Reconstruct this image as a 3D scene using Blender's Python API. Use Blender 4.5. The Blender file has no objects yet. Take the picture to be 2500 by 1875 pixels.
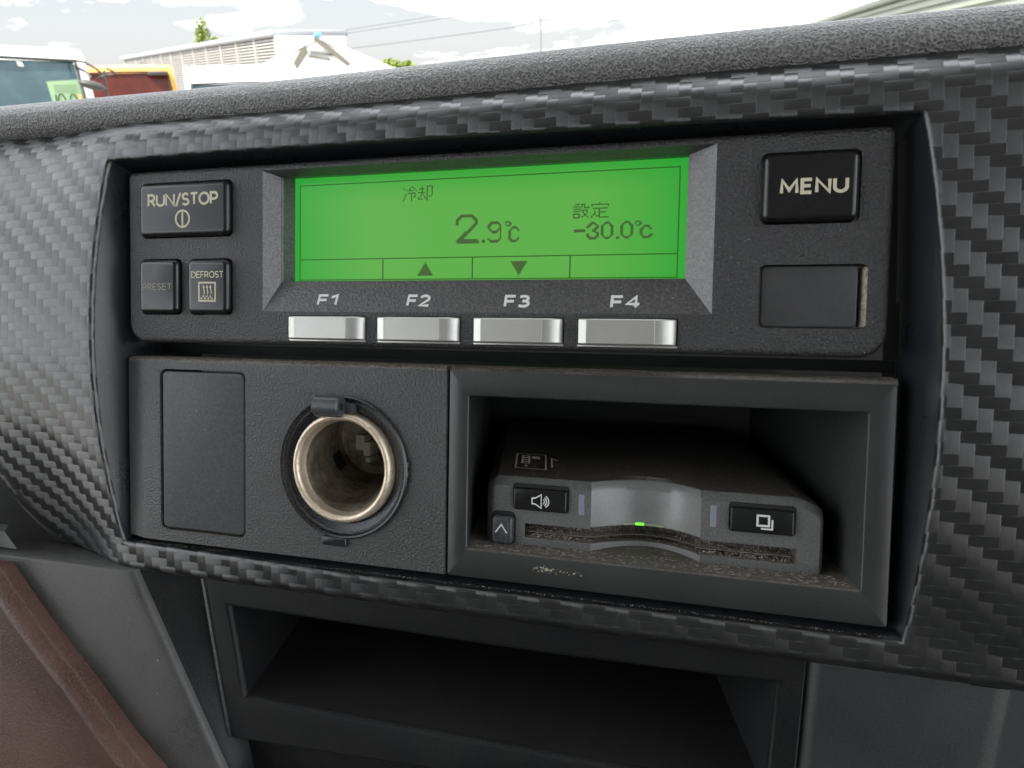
import bpy, bmesh, math, random
from mathutils import Vector, Matrix
random.seed(7)
S = bpy.context.scene
COL = S.collection
PI = math.pi

# ------------------------------------------------------------------ frames, camera, sky, sun
# Dashboard frame: millimetres, x right, y into the dash, z up the face; the face leans back from the vertical.
UP = Vector((.06, -.322, .944)).normalized()
XA = (Vector((1, 0, 0)) - UP.x * UP).normalized()
YA = UP.cross(XA)
ROT = Matrix((XA, YA, UP)).to_4x4()
DASH = Matrix.Translation((0, 0, 2.0)) @ ROT            # dashboard frame (metres) -> world

cam = bpy.data.objects.new('camera', bpy.data.cameras.new('camera'))
COL.objects.link(cam)
RC = Matrix(((0.95159954, 0.30679219, 0.01835397), (0.03513329, -0.04925965, -0.99816789), (-0.305326, 0.95050094, -0.05765408)))
flip = Matrix(((1, 0, 0), (0, -1, 0), (0, 0, -1)))
cam.matrix_world = DASH @ (Matrix.Translation((.064556, -.154936, .006205)) @ (RC.transposed() @ flip).to_4x4())
cam.data.sensor_width = 36
cam.data.lens = 26.64
cam.data.clip_start = .005
cam.data.clip_end = 2000
cam.data.dof.use_dof = True
cam.data.dof.focus_distance = .19
cam.data.dof.aperture_fstop = 48
S.camera = cam

SUN_EL, SUN_AZ = math.radians(56), math.radians(212)     # from behind the cab, a little to the left
W = bpy.data.worlds.new("World")
S.world = W
W.use_nodes = True
nt = W.node_tree
nt.nodes.clear()
N = nt.nodes.new
out = N('ShaderNodeOutputWorld'); bg = N('ShaderNodeBackground'); sky = N('ShaderNodeTexSky')
sky.sky_type = 'NISHITA'; sky.sun_disc = False; sky.sun_elevation = SUN_EL; sky.sun_rotation = SUN_AZ
tc = N('ShaderNodeTexCoord'); mp = N('ShaderNodeMapping'); mp.inputs['Scale'].default_value = (1, 1, 3.5); mp.inputs['Location'].default_value = (3.1, 2.17, .93)
cn = N('ShaderNodeTexNoise'); cn.inputs['Scale'].default_value = 3.3; cn.inputs['Detail'].default_value = 9; cn.inputs['Roughness'].default_value = .6
cn.inputs['Distortion'].default_value = .4
cr = N('ShaderNodeValToRGB')
cr.color_ramp.elements[0].position = .455; cr.color_ramp.elements[0].color = (1.55, 1.57, 1.62, 1)
cr.color_ramp.elements[1].position = .60; cr.color_ramp.elements[1].color = (14.6, 15.1, 15.7, 1)
mx = N('ShaderNodeMix'); mx.data_type = 'RGBA'; mx.inputs['Factor'].default_value = .92
nt.links.new(tc.outputs['Generated'], mp.inputs['Vector']); nt.links.new(mp.outputs[0], cn.inputs['Vector'])
nt.links.new(cn.outputs['Fac'], cr.inputs['Fac'])
nt.links.new(sky.outputs[0], mx.inputs['A']); nt.links.new(cr.outputs[0], mx.inputs['B'])
nt.links.new(mx.outputs['Result'], bg.inputs['Color'])
bg.inputs['Strength'].default_value = .12
nt.links.new(bg.outputs[0], out.inputs['Surface'])

sun = bpy.data.objects.new('sun', bpy.data.lights.new('sun', 'SUN'))
COL.objects.link(sun)
sun.data.energy = 3.5
sun.data.angle = math.radians(.5)
sun.data.color = (1, .96, .9)
d = Vector((math.sin(SUN_AZ) * math.cos(SUN_EL), math.cos(SUN_AZ) * math.cos(SUN_EL), math.sin(SUN_EL)))
sun.rotation_euler = (-d).to_track_quat('-Z', 'Y').to_euler()

S.view_settings.view_transform = 'Standard'
S.view_settings.look = 'None'
S.view_settings.exposure = 2.0
S.view_settings.gamma = 1
S.cycles.use_denoising = True
S.cycles.max_bounces = 8

# ------------------------------------------------------------------ object helpers
def thing(name, label, cat, o=(0, 0, 0), group=None, mat=None):
    """Empty at a dashboard-frame point (mm) that parents its parts."""
    e = bpy.data.objects.new(name, None)
    e.empty_display_size = .01
    COL.objects.link(e)
    e.matrix_world = (DASH if mat is None else mat) @ Matrix.Translation(Vector(o) * (.001 if mat is None else 1))
    e['label'] = label
    e['category'] = cat
    if group: e['group'] = group
    e['o'] = o
    return e

def link(name, bm, mat, parent, label=None, smooth=35, kind=None):
    """bmesh in dashboard mm (or metres if the thing says so) -> one mesh object under its parent."""
    bmesh.ops.recalc_face_normals(bm, faces=bm.faces)
    me = bpy.data.meshes.new(name)
    bm.to_mesh(me); bm.free()
    root = parent
    while root is not None and root.parent is not None: root = root.parent
    o = bpy.data.objects.new(name, me)
    COL.objects.link(o)
    if root is not None and 'o' in root.keys() and not root.get('metric'):
        c = Vector(root['o'])
        me.transform(Matrix.Scale(.001, 4) @ Matrix.Translation(-c))
    o.parent = parent
    for m in (mat if isinstance(mat, (list, tuple)) else [mat]): me.materials.append(m)
    me.shade_smooth()
    me.set_sharp_from_angle(angle=math.radians(smooth))
    if label: o['label'] = label
    if kind: o['kind'] = kind
    return o

def rrect(x0, x1, z0, z1, r, n=5):
    """rounded rectangle contour, counter-clockwise from the lower right corner"""
    r = max(min(r, (x1 - x0) / 2 - 1e-4, (z1 - z0) / 2 - 1e-4), 1e-3)
    P = []
    for cx, cz, a in ((x1 - r, z0 + r, -PI / 2), (x1 - r, z1 - r, 0), (x0 + r, z1 - r, PI / 2), (x0 + r, z0 + r, PI)):
        for i in range(n + 1):
            t = a + PI / 2 * i / n
            P.append((cx + r * math.cos(t), cz + r * math.sin(t)))
    return P

def loop(bm, pts, y):
    return [bm.verts.new((p[0], y if len(p) == 2 else p[1], p[-1])) for p in pts]

def bridge(bm, a, b, mi=0):
    n = len(a)
    for i in range(n):
        f = bm.faces.new((a[i], a[(i + 1) % n], b[(i + 1) % n], b[i]))
        f.material_index = mi

def slab(bm, rect, r, layers, cap=True, back=False, n=5, skew=(0, 0), mi=0):
    """rounded block: layers are (y, inset[, material]) front to back or back to front"""
    prev = None
    x0, x1, z0, z1 = rect
    first = None
    for L in layers:
        y, ins = L[0], L[1]
        c = rrect(x0 + ins, x1 - ins, z0 + ins, z1 - ins, max(r - ins, .05) if ins >= 0 else r - ins, n)
        v = loop(bm, [(p[0] + skew[0] * y, p[1] + skew[1] * y) for p in c], y)
        if prev: bridge(bm, prev, v, mi)
        else: first = v
        prev = v
    if cap: bm.faces.new(first).material_index = mi
    if back: bm.faces.new(prev).material_index = mi
    return first, prev

def fillet(y0, r, n=4, to=None):
    """layers of a rounded front edge of radius r whose face is at y0"""
    L = [(y0 + r * (1 - math.cos(PI / 2 * i / n)), r * (1 - math.sin(PI / 2 * i / n))) for i in range(n + 1)]
    if to is not None: L.append((to, 0))
    return L

def plate(bm, outer, holes, y=0.0):
    """flat face at y with holes; returns (outer verts, [hole verts])"""
    loops = [loop(bm, outer, y)] + [loop(bm, h, y) for h in holes]
    E = []
    for L in loops:
        for i in range(len(L)): E.append(bm.edges.new((L[i], L[(i + 1) % len(L)])))
    bmesh.ops.triangle_fill(bm, edges=E, use_beauty=True, use_dissolve=False)
    return loops[0], loops[1:]

def wall(bm, L, steps, mi=0):
    """extrude a loop through (dx, y, dz) offsets"""
    prev = L
    base = [v.co.copy() for v in L]
    for dx, y, dz in steps:
        nv = [bm.verts.new((c.x + dx, y, c.z + dz)) for c in base]
        bridge(bm, prev, nv, mi)
        prev = nv
    return prev

def offset(poly, d):
    """offset a counter-clockwise closed contour outward by d"""
    n = len(poly); R = []
    for i in range(n):
        a, b, c = poly[i - 1], poly[i], poly[(i + 1) % n]
        t1 = Vector((b[0] - a[0], b[1] - a[1])); t2 = Vector((c[0] - b[0], c[1] - b[1]))
        if t1.length < 1e-9: t1 = t2
        if t2.length < 1e-9: t2 = t1
        t = (t1.normalized() + t2.normalized())
        t = t.normalized() if t.length > 1e-6 else t1.normalized()
        R.append((b[0] + t.y * d, b[1] - t.x * d))
    return R

def circle(cx, cz, r, n=64):
    return [(cx + r * math.cos(2 * PI * i / n), cz + r * math.sin(2 * PI * i / n)) for i in range(n)]

def lathe(bm, cx, cz, prof, n=72, a0=0, a1=2 * PI):
    """(radius, y) profile turned about the axis into the dash"""
    full = abs(a1 - a0 - 2 * PI) < 1e-6
    k = n if full else n + 1
    R = [[bm.verts.new((cx + r * math.cos(a0 + (a1 - a0) * i / n), y, cz + r * math.sin(a0 + (a1 - a0) * i / n))) for i in range(k)] for r, y in prof]
    for j in range(len(R) - 1):
        for i in range(n):
            i2 = (i + 1) % k
            bm.faces.new((R[j][i], R[j][i2], R[j + 1][i2], R[j + 1][i]))
    return R

def box(bm, x0, x1, y0, y1, z0, z1, bev=0):
    r = bmesh.ops.create_cube(bm, size=1)
    for v in r['verts']:
        v.co = Vector(((x0 + x1) / 2 + v.co.x * (x1 - x0), (y0 + y1) / 2 + v.co.y * (y1 - y0), (z0 + z1) / 2 + v.co.z * (z1 - z0)))
    if bev:
        es = list({e for v in r['verts'] for e in v.link_edges})
        bmesh.ops.bevel(bm, geom=es, offset=bev, segments=2, affect='EDGES', profile=.5)

def grid(bm, rows, mi=0):
    V = [[bm.verts.new(p) for p in r] for r in rows]
    for j in range(len(V) - 1):
        for i in range(len(V[0]) - 1):
            bm.faces.new((V[j][i], V[j][i + 1], V[j + 1][i + 1], V[j + 1][i])).material_index = mi
    return V

def ribbon(bm, pts, w, y, closed=False):
    """flat line of width w in the face plane, mitred"""
    n = len(pts); L = []; R = []
    for i in range(n):
        a = pts[i - 1] if (closed or i > 0) else None
        c = pts[(i + 1) % n] if (closed or i < n - 1) else None
        b = pts[i]
        t1 = Vector((b[0] - a[0], b[1] - a[1])).normalized() if a else None
        t2 = Vector((c[0] - b[0], c[1] - b[1])).normalized() if c else None
        t = (t1 or t2) if not (t1 and t2) else (t1 + t2).normalized()
        k = w / 2
        if t1 and t2: k /= max(.62, t.dot(t1))
        L.append(bm.verts.new((b[0] - t.y * k, y, b[1] + t.x * k)))
        R.append(bm.verts.new((b[0] + t.y * k, y, b[1] - t.x * k)))
    for i in range(n if closed else n - 1):
        j = (i + 1) % n
        bm.faces.new((L[i], L[j], R[j], R[i]))

def disc(bm, cx, cz, r, y, n=12):
    bm.faces.new([bm.verts.new((cx + r * math.cos(2 * PI * i / n), y, cz + r * math.sin(2 * PI * i / n))) for i in range(n)])

def ell(cx, cz, rx, rz, a0, a1, n=14): return [(cx + rx * math.cos(math.radians(lerp(a0, a1, q / n))), cz + rz * math.sin(math.radians(lerp(a0, a1, q / n)))) for q in range(n + 1)]
def lerp(a, b, t): return a + (b - a) * t
GLYPH = {
 'M': (.92, [[(0, 0), (.04, 1), (.46, .22), (.88, 1), (.92, 0)]]), 'E': (.56, [[(.56, 1), (0, 1), (0, 0), (.56, 0)], [(.07, .52), (.5, .52)]]),
 'N': (.74, [[(0, 0), (0, 1), (.74, 0), (.74, 1)]]), 'U': (.70, [[(0, 1), (0, .36)] + ell(.35, .35, .35, .35, 180, 360) + [(.70, 1)]]),
 'R': (.62, [[(0, 0), (0, 1), (.3, 1)] + ell(.3, .73, .27, .27, 90, -90) + [(.07, .46)], [(.30, .42), (.62, 0)]]), 'P': (.58, [[(0, 0), (0, 1), (.3, 1)] + ell(.3, .71, .28, .29, 90, -90) + [(.07, .42)]]),
 '/': (.42, [[(0, -.12), (.42, 1.1)]]), 'S': (.56, [[(.52, .9)] + ell(.28, .745, .26, .255, 60, 255, 10) + ell(.28, .255, .27, .255, 75, -120, 10) + [(.02, .09)]]),
 'T': (.62, [[(0, 1), (.62, 1)], [(.31, .93), (.31, 0)]]), 'O': (.84, [ell(.42, .5, .42, .5, 0, 345, 23)]), 'D': (.70, [[(0, .0), (0, 1), (.24, 1)] + ell(.24, .5, .46, .5, 90, -90) + [(0, 0)]]),
 'F': (.54, [[(0, 0), (0, 1), (.54, 1)], [(.07, .5), (.48, .5)]]), '1': (.34, [[(0, .78), (.34, 1), (.34, 0)]]), '2': (.56, [ell(.28, .72, .27, .28, 165, -35) + [(0, 0), (.58, 0)]]),
 '3': (.56, [[(.03, .93)] + ell(.26, .755, .24, .245, 115, -90) + [(.18, .51)], ell(.26, .265, .28, .265, 70, -115) + [(.0, .06)]]), '4': (.62, [[(.46, 0), (.46, 1), (0, .30), (.39, .30)], [(.53, .30), (.64, .30)]]),
}
def strokes(name, body, x0, x1, z0, z1, y, mat, parent, weight=.14, label=None, slant=0, fn=None, gap=.2):
    """stroke-drawn sans lettering fitted to a box on the face"""
    W_ = sum(GLYPH[c][0] for c in body) + gap * (len(body) - 1)
    h = (z1 - z0); sx = (x1 - x0) / W_; x = x0; bm = bmesh.new(); k = 0
    w = weight * h
    for c in body:
        gw, L = GLYPH[c]
        for pts in L:
            n0 = len(bm.verts)
            closed = c == 'O' and False
            P = [(x + p[0] * sx + slant * p[1] * h, z0 + w / 2 + p[1] * (h - w)) for p in pts]
            if c == 'O': ribbon(bm, P, w, y - k * .004, True)
            else: ribbon(bm, P, w, y - k * .004)
            k += 1
        x += (gw + gap) * sx
    if fn:
        for v in bm.verts:
            q = fn(v.co.x, v.co.z); v.co = (q[0], q[1] + (v.co.y - y), q[2])
    return link(name, bm, mat, parent, label)

# ------------------------------------------------------------------ materials
class NT:
    def __init__(s, name):
        s.m = bpy.data.materials.new(name); s.m.use_nodes = True
        s.t = s.m.node_tree; s.t.nodes.clear()
        s.out = s.n('ShaderNodeOutputMaterial'); s.b = s.n('ShaderNodeBsdfPrincipled')
        s.l(s.b.outputs[0], s.out.inputs['Surface'])
    def n(s, k, **kw):
        x = s.t.nodes.new(k)
        for a, v in kw.items(): setattr(x, a, v)
        return x
    def l(s, a, b): s.t.links.new(a, b)
    def set(s, sock, v):
        if hasattr(v, 'is_output'): s.l(v, sock)
        else: sock.default_value = v
    def math(s, op, a, b=0, c=None, clamp=False):
        x = s.n('ShaderNodeMath', operation=op, use_clamp=clamp)
        s.set(x.inputs[0], a); s.set(x.inputs[1], b)
        if c is not None: s.set(x.inputs[2], c)
        return x.outputs[0]
    def mix(s, f, a, b):
        x = s.n('ShaderNodeMix', data_type='RGBA')
        s.set(x.inputs['Factor'], f); s.set(x.inputs['A'], a); s.set(x.inputs['B'], b)
        return x.outputs['Result']
    def mixf(s, f, a, b):
        x = s.n('ShaderNodeMix', data_type='FLOAT')
        s.set(x.inputs['Factor'], f); s.set(x.inputs['A'], a); s.set(x.inputs['B'], b)
        return x.outputs['Result']
    def noise(s, vec, scale, detail=2, rough=.5, dist=0):
        x = s.n('ShaderNodeTexNoise'); s.l(vec, x.inputs['Vector'])
        x.inputs['Scale'].default_value = scale; x.inputs['Detail'].default_value = detail; x.inputs['Roughness'].default_value = rough
        x.inputs['Distortion'].default_value = dist
        return x.outputs['Fac']
    def ramp(s, f, lo, hi):
        x = s.n('ShaderNodeMapRange'); x.clamp = True
        s.set(x.inputs[0], f); x.inputs[1].default_value = lo; x.inputs[2].default_value = hi
        return x.outputs[0]
    def bump(s, h, strength, dist, normal=None):
        x = s.n('ShaderNodeBump'); x.inputs['Strength'].default_value = strength; x.inputs['Distance'].default_value = dist
        s.l(h, x.inputs['Height'])
        if normal is not None: s.l(normal, x.inputs['Normal'])
        return x.outputs[0]

def rgb(*c): return (c[0], c[1], c[2], 1)
DUST = rgb(.27, .235, .185)

def plastic(name, base, rough=.5, grain=.0006, depth=.00012, strength=.5, dust=0.0, updust=0.0, specks=0.0, spec=.5, smear=.1, voro=False, peak_tint=.25):
    """moulded plastic: fine grain, uneven gloss, settled dust and lint (object coordinates are metres)"""
    m = NT(name)
    v = m.n('ShaderNodeTexCoord').outputs['Object']
    g = m.noise(v, 1 / grain, 3, .55)
    if voro:
        x = m.n('ShaderNodeTexVoronoi', feature='SMOOTH_F1'); m.l(v, x.inputs['Vector']); x.inputs['Scale'].default_value = .9 / grain
        g = m.math('ADD', m.math('MULTIPLY', x.outputs['Distance'], .9), m.math('MULTIPLY', g, .7))
    big = m.noise(v, 45, 4, .6)
    col = m.mix(m.ramp(big, .35, .7), rgb(*[c * (1 - smear) for c in base]), rgb(*[c * (1 + smear) for c in base]))
    pk = m.ramp(g, .42, .62) if not voro else m.ramp(g, .55, .95)
    col = m.mix(pk, col, rgb(*[min(c * (1 + 3.2 * peak_tint) + .004 * peak_tint, 1) for c in base]))  # grain peaks painted paler: contrast of the lit relief put into the colour
    r = m.mixf(m.ramp(big, .3, .75), max(rough - .06, .05), min(rough + .08, 1))
    df = None
    if dust:
        f = m.math('MULTIPLY', m.ramp(m.noise(v, 2600, 3, .7), .52, .72), m.ramp(m.noise(v, 70, 3, .6), .38, .62))
        df = m.math('MULTIPLY', f, dust)
    if updust:
        ge = m.n('ShaderNodeNewGeometry')
        dt = m.n('ShaderNodeVectorMath', operation='DOT_PRODUCT'); m.l(ge.outputs['True Normal'], dt.inputs[0]); dt.inputs[1].default_value = (0, 0, 1)
        f = m.math('MULTIPLY', m.ramp(dt.outputs['Value'], .55, .9), m.ramp(m.noise(v, 1500, 4, .75), .35, .68))
        f = m.math('MULTIPLY', f, updust)
        df = f if df is None else m.math('MAXIMUM', df, f)
    if specks:
        x = m.n('ShaderNodeTexVoronoi'); m.l(v, x.inputs['Vector']); x.inputs['Scale'].default_value = 240
        sc = m.n('ShaderNodeSeparateColor'); m.l(x.outputs['Color'], sc.inputs[0])
        rad = m.math('MULTIPLY', m.math('GREATER_THAN', sc.outputs[0], 1 - specks), m.math('MULTIPLY', sc.outputs[1], .075))
        f = m.math('LESS_THAN', x.outputs['Distance'], rad)
        df = f if df is None else m.math('MAXIMUM', df, f)
    if df is not None:
        col = m.mix(df, col, DUST); r = m.mixf(df, r, .9)
    m.set(m.b.inputs['Base Color'], col); m.set(m.b.inputs['Roughness'], r)
    m.b.inputs['Specular IOR Level'].default_value = spec
    m.l(m.bump(g, strength, depth), m.b.inputs['Normal'])
    return m.m

def paint(name, base, rough=.5, metal=0.0, emit=None, es=1.0, var=.06, scale=300):
    m = NT(name)
    v = m.n('ShaderNodeTexCoord').outputs['Object']
    f = m.noise(v, scale, 3, .6)
    m.set(m.b.inputs['Base Color'], m.mix(f, rgb(*[c * (1 - var) for c in base]), rgb(*[min(c * (1 + var), 1) for c in base])))
    m.b.inputs['Roughness'].default_value = rough; m.b.inputs['Metallic'].default_value = metal
    if emit:
        m.b.inputs['Emission Color'].default_value = rgb(*emit); m.b.inputs['Emission Strength'].default_value = es
        m.b.inputs['Specular IOR Level'].default_value = .1
    return m.m

M_FACE = plastic('face_plastic', (.0165, .0162, .0162), .36, .0005, .0004, 1.0, specks=.13, peak_tint=.35)
M_SLOPE = plastic('bezel_plastic', (.030, .029, .029), .36, .0005, .00016, .9, specks=.14, spec=.85, peak_tint=.45)
M_PANEL = plastic('panel_plastic', (.027, .0272, .0265), .40, .0005, .0003, 1.0, updust=.9, specks=.10, peak_tint=.28)
M_COVER = plastic('cover_plastic', (.026, .027, .028), .52, .0005, .00006, .5, specks=.06, smear=.3, peak_tint=.2)
M_POCKET = plastic('pocket_plastic', (.024, .025, .024), .42, .0005, .00005, .5, updust=.5, specks=.10, peak_tint=.3)
M_BUTTON = plastic('button_plastic', (.008, .008, .008), .24, .0005, .00001, .2, specks=.06, smear=.25, peak_tint=0, spec=.45)
M_INSERT = plastic('blank_plastic', (.042, .0415, .042), .42, .0005, .00003, .3, specks=.08, smear=.3, peak_tint=.03)
M_REVEAL = plastic('reveal_plastic', (.012, .0135, .016), .3, .0005, .00003, .3, dust=.1, peak_tint=0)
M_GAP = plastic('gap_plastic', (.005, .005, .005), .7, .0006, .00003, .3, updust=.6)
M_PAD = plastic('pad_vinyl', (.085, .085, .080), .42, .00045, .0008, 1.0, voro=True, peak_tint=.45)
M_TRAY = plastic('tray_plastic', (.0055, .0057, .006), .48, .0006, .00008, .6, dust=.10, specks=.14, spec=.22, peak_tint=.15)
M_SIDE = plastic('side_trim_plastic', (.043, .042, .040), .44, .0005, .00006, .6, smear=.4, specks=.08, dust=.12, peak_tint=.06)
M_BROWN = plastic('brown_vinyl', (.066, .032, .024), .38, .0006, .00014, .9, dust=.15, smear=.45, peak_tint=.1)
M_READER = plastic('reader_plastic', (.088, .087, .085), .42, .0005, .0001, .7, specks=.05, smear=.1, peak_tint=.12)
M_READTOP = plastic('reader_top_plastic', (.016, .0158, .0155), .45, .0006, .0001, .7, updust=.3, dust=.6, specks=.5, peak_tint=.3)
M_NOTCH = plastic('satin_notch_paint', (.17, .17, .166), .34, .0006, .00002, .3, specks=.03, smear=.05, peak_tint=.03)
M_SLOT = plastic('slot_dust', (.05, .046, .041), .8, .0006, .0002, .8, dust=1.0, updust=.9, peak_tint=.6)
M_RING = plastic('socket_ring_plastic', (.012, .013, .016), .24, .0006, .00002, .3, dust=.25, peak_tint=0)
M_HINGE = plastic('hinge_plastic', (.045, .047, .052), .28, .0006, .00002, .3, dust=.3, peak_tint=0)
M_SILVER = paint('silver_paint', (.46, .455, .425), .36, .6, var=.06)
M_PRINT = paint('cream_print', (.50, .47, .34), .6)
M_FAINT = paint('worn_cream_print', (.24, .225, .17), .6)
M_WHITE = paint('white_print', (.62, .62, .60), .6)
M_LIGHTBAR = paint('clear_bar', (.20, .21, .25), .3)
M_LED = paint('led_on', (.1, .6, .05), .4, emit=(.12, .95, .02), es=.5)
M_LEDOFF = paint('led_lens', (.26, .30, .22), .35)
M_CONN = paint('connector_plastic', (.80, .78, .70), .5)

def brass(name, inner):
    m = NT(name)
    v = m.n('ShaderNodeTexCoord').outputs['Object']
    f = m.ramp(m.noise(v, 900, 4, .75), .45, .75); f2 = m.ramp(m.noise(v, 160, 4, .7), .4, .65)
    if inner:
        c = m.mix(f2, rgb(.20, .165, .125), rgb(.52, .46, .36)); c = m.mix(m.math('MULTIPLY', f, .5), c, rgb(.10, .05, .03))
        m.b.inputs['Metallic'].default_value = .55; m.b.inputs['Roughness'].default_value = .5
    else:
        c = m.mix(f2, rgb(.58, .49, .37), rgb(.69, .60, .47)); c = m.mix(m.math('MULTIPLY', f, .45), c, rgb(.18, .10, .06))
        m.b.inputs['Metallic'].default_value = .6; m.b.inputs['Roughness'].default_value = .40
    m.l(c, m.b.inputs['Base Color'])
    m.l(m.bump(m.noise(v, 1500, 3), .4, .0001), m.b.inputs['Normal'])
    return m.m
M_BRASS = brass('tarnished_rim_metal', False)
M_BARREL = brass('burnt_barrel_metal', True)

def lcd():
    """backlit green liquid crystal: the lamps behind the edge show through"""
    m = NT('green_backlit_screen')
    v = m.n('ShaderNodeTexCoord').outputs['UV']
    s = m.n('ShaderNodeSeparateXYZ'); m.l(v, s.inputs[0])
    ex = m.math('MINIMUM', s.outputs[0], m.math('SUBTRACT', 1, s.outputs[0]))
    ey = m.math('SUBTRACT', 1, s.outputs[1])
    f = m.math('MULTIPLY', m.ramp(ex, -.02, .22), m.ramp(ey, -.05, .24))
    c = m.mix(f, rgb(.020, .345, .034), rgb(.102, .385, .062))
    m.set(m.b.inputs['Base Color'], rgb(.02, .05, .015)); m.l(c, m.b.inputs['Emission Color'])
    m.b.inputs['Emission Strength'].default_value = .25
    m.b.inputs['Roughness'].default_value = .22; m.b.inputs['Specular IOR Level'].default_value = .15
    return m.m
M_LCD = lcd()
M_LCDINK = paint('lcd_segment', (.02, .03, .01), .3, emit=(.055, .115, .03), es=.235, var=0)
M_LCDLINE = paint('lcd_line', (.02, .03, .01), .3, emit=(.022, .13, .016), es=.235, var=0)

CW, CH = 2.42, 2.08                                      # weave cell, mm
def carbon():
    """embossed 2/2 twill film: every float is a raised pad with filaments along it, so the two directions catch light apart"""
    m = NT('carbon_weave_film')
    uv = m.n('ShaderNodeUVMap'); uv.uv_map = 'UVMap'
    s = m.n('ShaderNodeSeparateXYZ'); m.l(uv.outputs[0], s.inputs[0])
    u = m.math('DIVIDE', s.outputs[0], CW); w = m.math('DIVIDE', s.outputs[1], CH)
    i = m.math('FLOOR', u); j = m.math('FLOOR', w)
    fu = m.math('SUBTRACT', u, i); fv = m.math('SUBTRACT', w, j)
    k = m.math('FLOORED_MODULO', m.math('ADD', i, j), 4)
    weft = m.math('LESS_THAN', k, 1.5)
    a = m.math('MULTIPLY', m.math('ADD', k, fu), .5)                                 # along a horizontal float
    b = m.math('MULTIPLY', m.math('ADD', m.math('SUBTRACT', k, 2), fv), .5)          # along an upright float
    along = m.mixf(weft, b, a); across = m.mixf(weft, fu, fv)
    h1 = m.math('SINE', m.math('MULTIPLY', along, PI))
    h2 = m.math('SINE', m.math('MULTIPLY', across, PI))
    h2 = m.math('POWER', m.math('MAXIMUM', h2, 0), .35)
    fil = m.math('SINE', m.math('MULTIPLY', across, 2 * PI * 7))
    h = m.math('ADD', m.math('MULTIPLY', h1, .55), m.math('ADD', m.math('MULTIPLY', h2, .5), m.math('MULTIPLY', fil, .035)))
    v = m.n('ShaderNodeTexCoord').outputs['Object']
    h = m.math('ADD', h, m.math('MULTIPLY', m.noise(v, 2200, 2), .12))
    m.l(m.bump(h, .6, .00016), m.b.inputs['Normal'])
    tg = m.n('ShaderNodeTangent'); tg.direction_type = 'UV_MAP'; tg.uv_map = 'UVMap'
    m.l(tg.outputs[0], m.b.inputs['Tangent'])
    m.b.inputs['Anisotropic'].default_value = .9
    m.set(m.b.inputs['Anisotropic Rotation'], m.math('MULTIPLY', weft, .25))
    nb = m.noise(v, 90, 4, .65)
    m.set(m.b.inputs['Base Color'], m.mix(m.ramp(nb, .35, .7), rgb(.010, .010, .010), rgb(.018, .0178, .0172)))
    m.b.inputs['Specular IOR Level'].default_value = 1.0; m.b.inputs['IOR'].default_value = 1.5
    m.set(m.b.inputs['Roughness'], m.mixf(nb, .30, .40))
    return m.m
M_CARBON = carbon()

# ------------------------------------------------------------------ the carbon-look surround
def lerp(a, b, t): return a + (b - a) * t
def poly(pts, n):
    """n points evenly along an open polyline (end left out)"""
    L = [0]
    for a, b in zip(pts, pts[1:]): L.append(L[-1] + math.dist(a, b))
    R = []
    for i in range(n):
        d = L[-1] * i / n
        q = max(x for x in range(len(pts) - 1) if L[x] <= d + 1e-9)
        t = (d - L[q]) / max(L[q + 1] - L[q], 1e-9)
        R.append((lerp(pts[q][0], pts[q + 1][0], t), lerp(pts[q][1], pts[q + 1][1], t)))
    return R
def arc_side(x0, x1, z0, z1, xm, zm):
    """bowed upright edge"""
    R = []
    for i in range(25):
        t = i / 24; z = lerp(z0, z1, t)
        c = 1 - ((z - zm) / ((z1 - zm) if z > zm else (zm - z0))) ** 2
        R.append((lerp(x0, x1, t) + (xm - lerp(x0, x1, (zm - z0) / (z1 - z0))) * c, z))
    return R

def base_y(x, z):
    q = (max(z, -49) - 6) / 52
    y = -5.0 + (3.0 if z > 6 else 4.6) * q * q
    if z > 52.5: y += 5.5 * ((z - 52.5) / 8) ** 2.2
    if z < -49.3: y += .6 * min((-49.3 - z) / 7, 1) + (3.0 * ((-54 - z) / 2.6) ** 2 if z < -54 else 0)
    w = min(max((-88 - x) / 34, 0), 1); w = w * w * (3 - 2 * w)
    return y + w * (7.0 * (max(-z + 6, 0) / 50) ** 2 + 3.0 * (max(z - 10, 0) / 45) ** 2)

def arclen(x, z, cache={}):
    key = round(min(max(x, -126), -98))
    if key not in cache:
        T = {}
        for sgn in (1, -1):
            s = 0; py = base_y(key, 0)
            for q in range(0, 701):
                zz = sgn * q * .1; yy = base_y(key, zz)
                s += math.hypot(.1 if q else 0, yy - py); py = yy
                T[sgn * q] = sgn * s
        cache[key] = T
    q = max(-699, min(699, z * 10)); f = math.floor(q)
    return lerp(cache[key][f], cache[key][f + 1], q - f)

NT_, NS_ = 150, 90
edgeT = poly([(-91.4, 49.2), (-60, 49.5), (0, 49.2), (50, 48.7), (91.2, 47.8)], NT_)
edgeR = poly(arc_side(92.5, 91.2, -48.9, 47.8, 95.7, 2)[::-1], NS_)
edgeB = poly([(92.5, -48.9), (40, -49.1), (-20, -49.2), (-60, -48.4), (-91.2, -48.0)], NT_)
edgeL = poly(arc_side(-91.2, -91.4, -48.0, 49.2, -95.4, 5), NS_)
RIM = edgeT + edgeR + edgeB + edgeL                     # clockwise opening contour
outT = poly([(-170, 60.3), (160, 60.3)], NT_)
outR = poly([(160, 60.3), (160, -56.4)], NS_)
outB = poly([(160, -56.4), (-96, -57.0), (-124.5, -57.6)], NT_)
outL = poly([(-124.5, -57.6), (-130, -55.0), (-135, -49.4), (-139, -41), (-142.2, -29.4), (-151, -15), (-162, 2), (-176, 25), (-170, 60.3)], NS_)
OUTER = outT + outR + outB + outL

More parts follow.
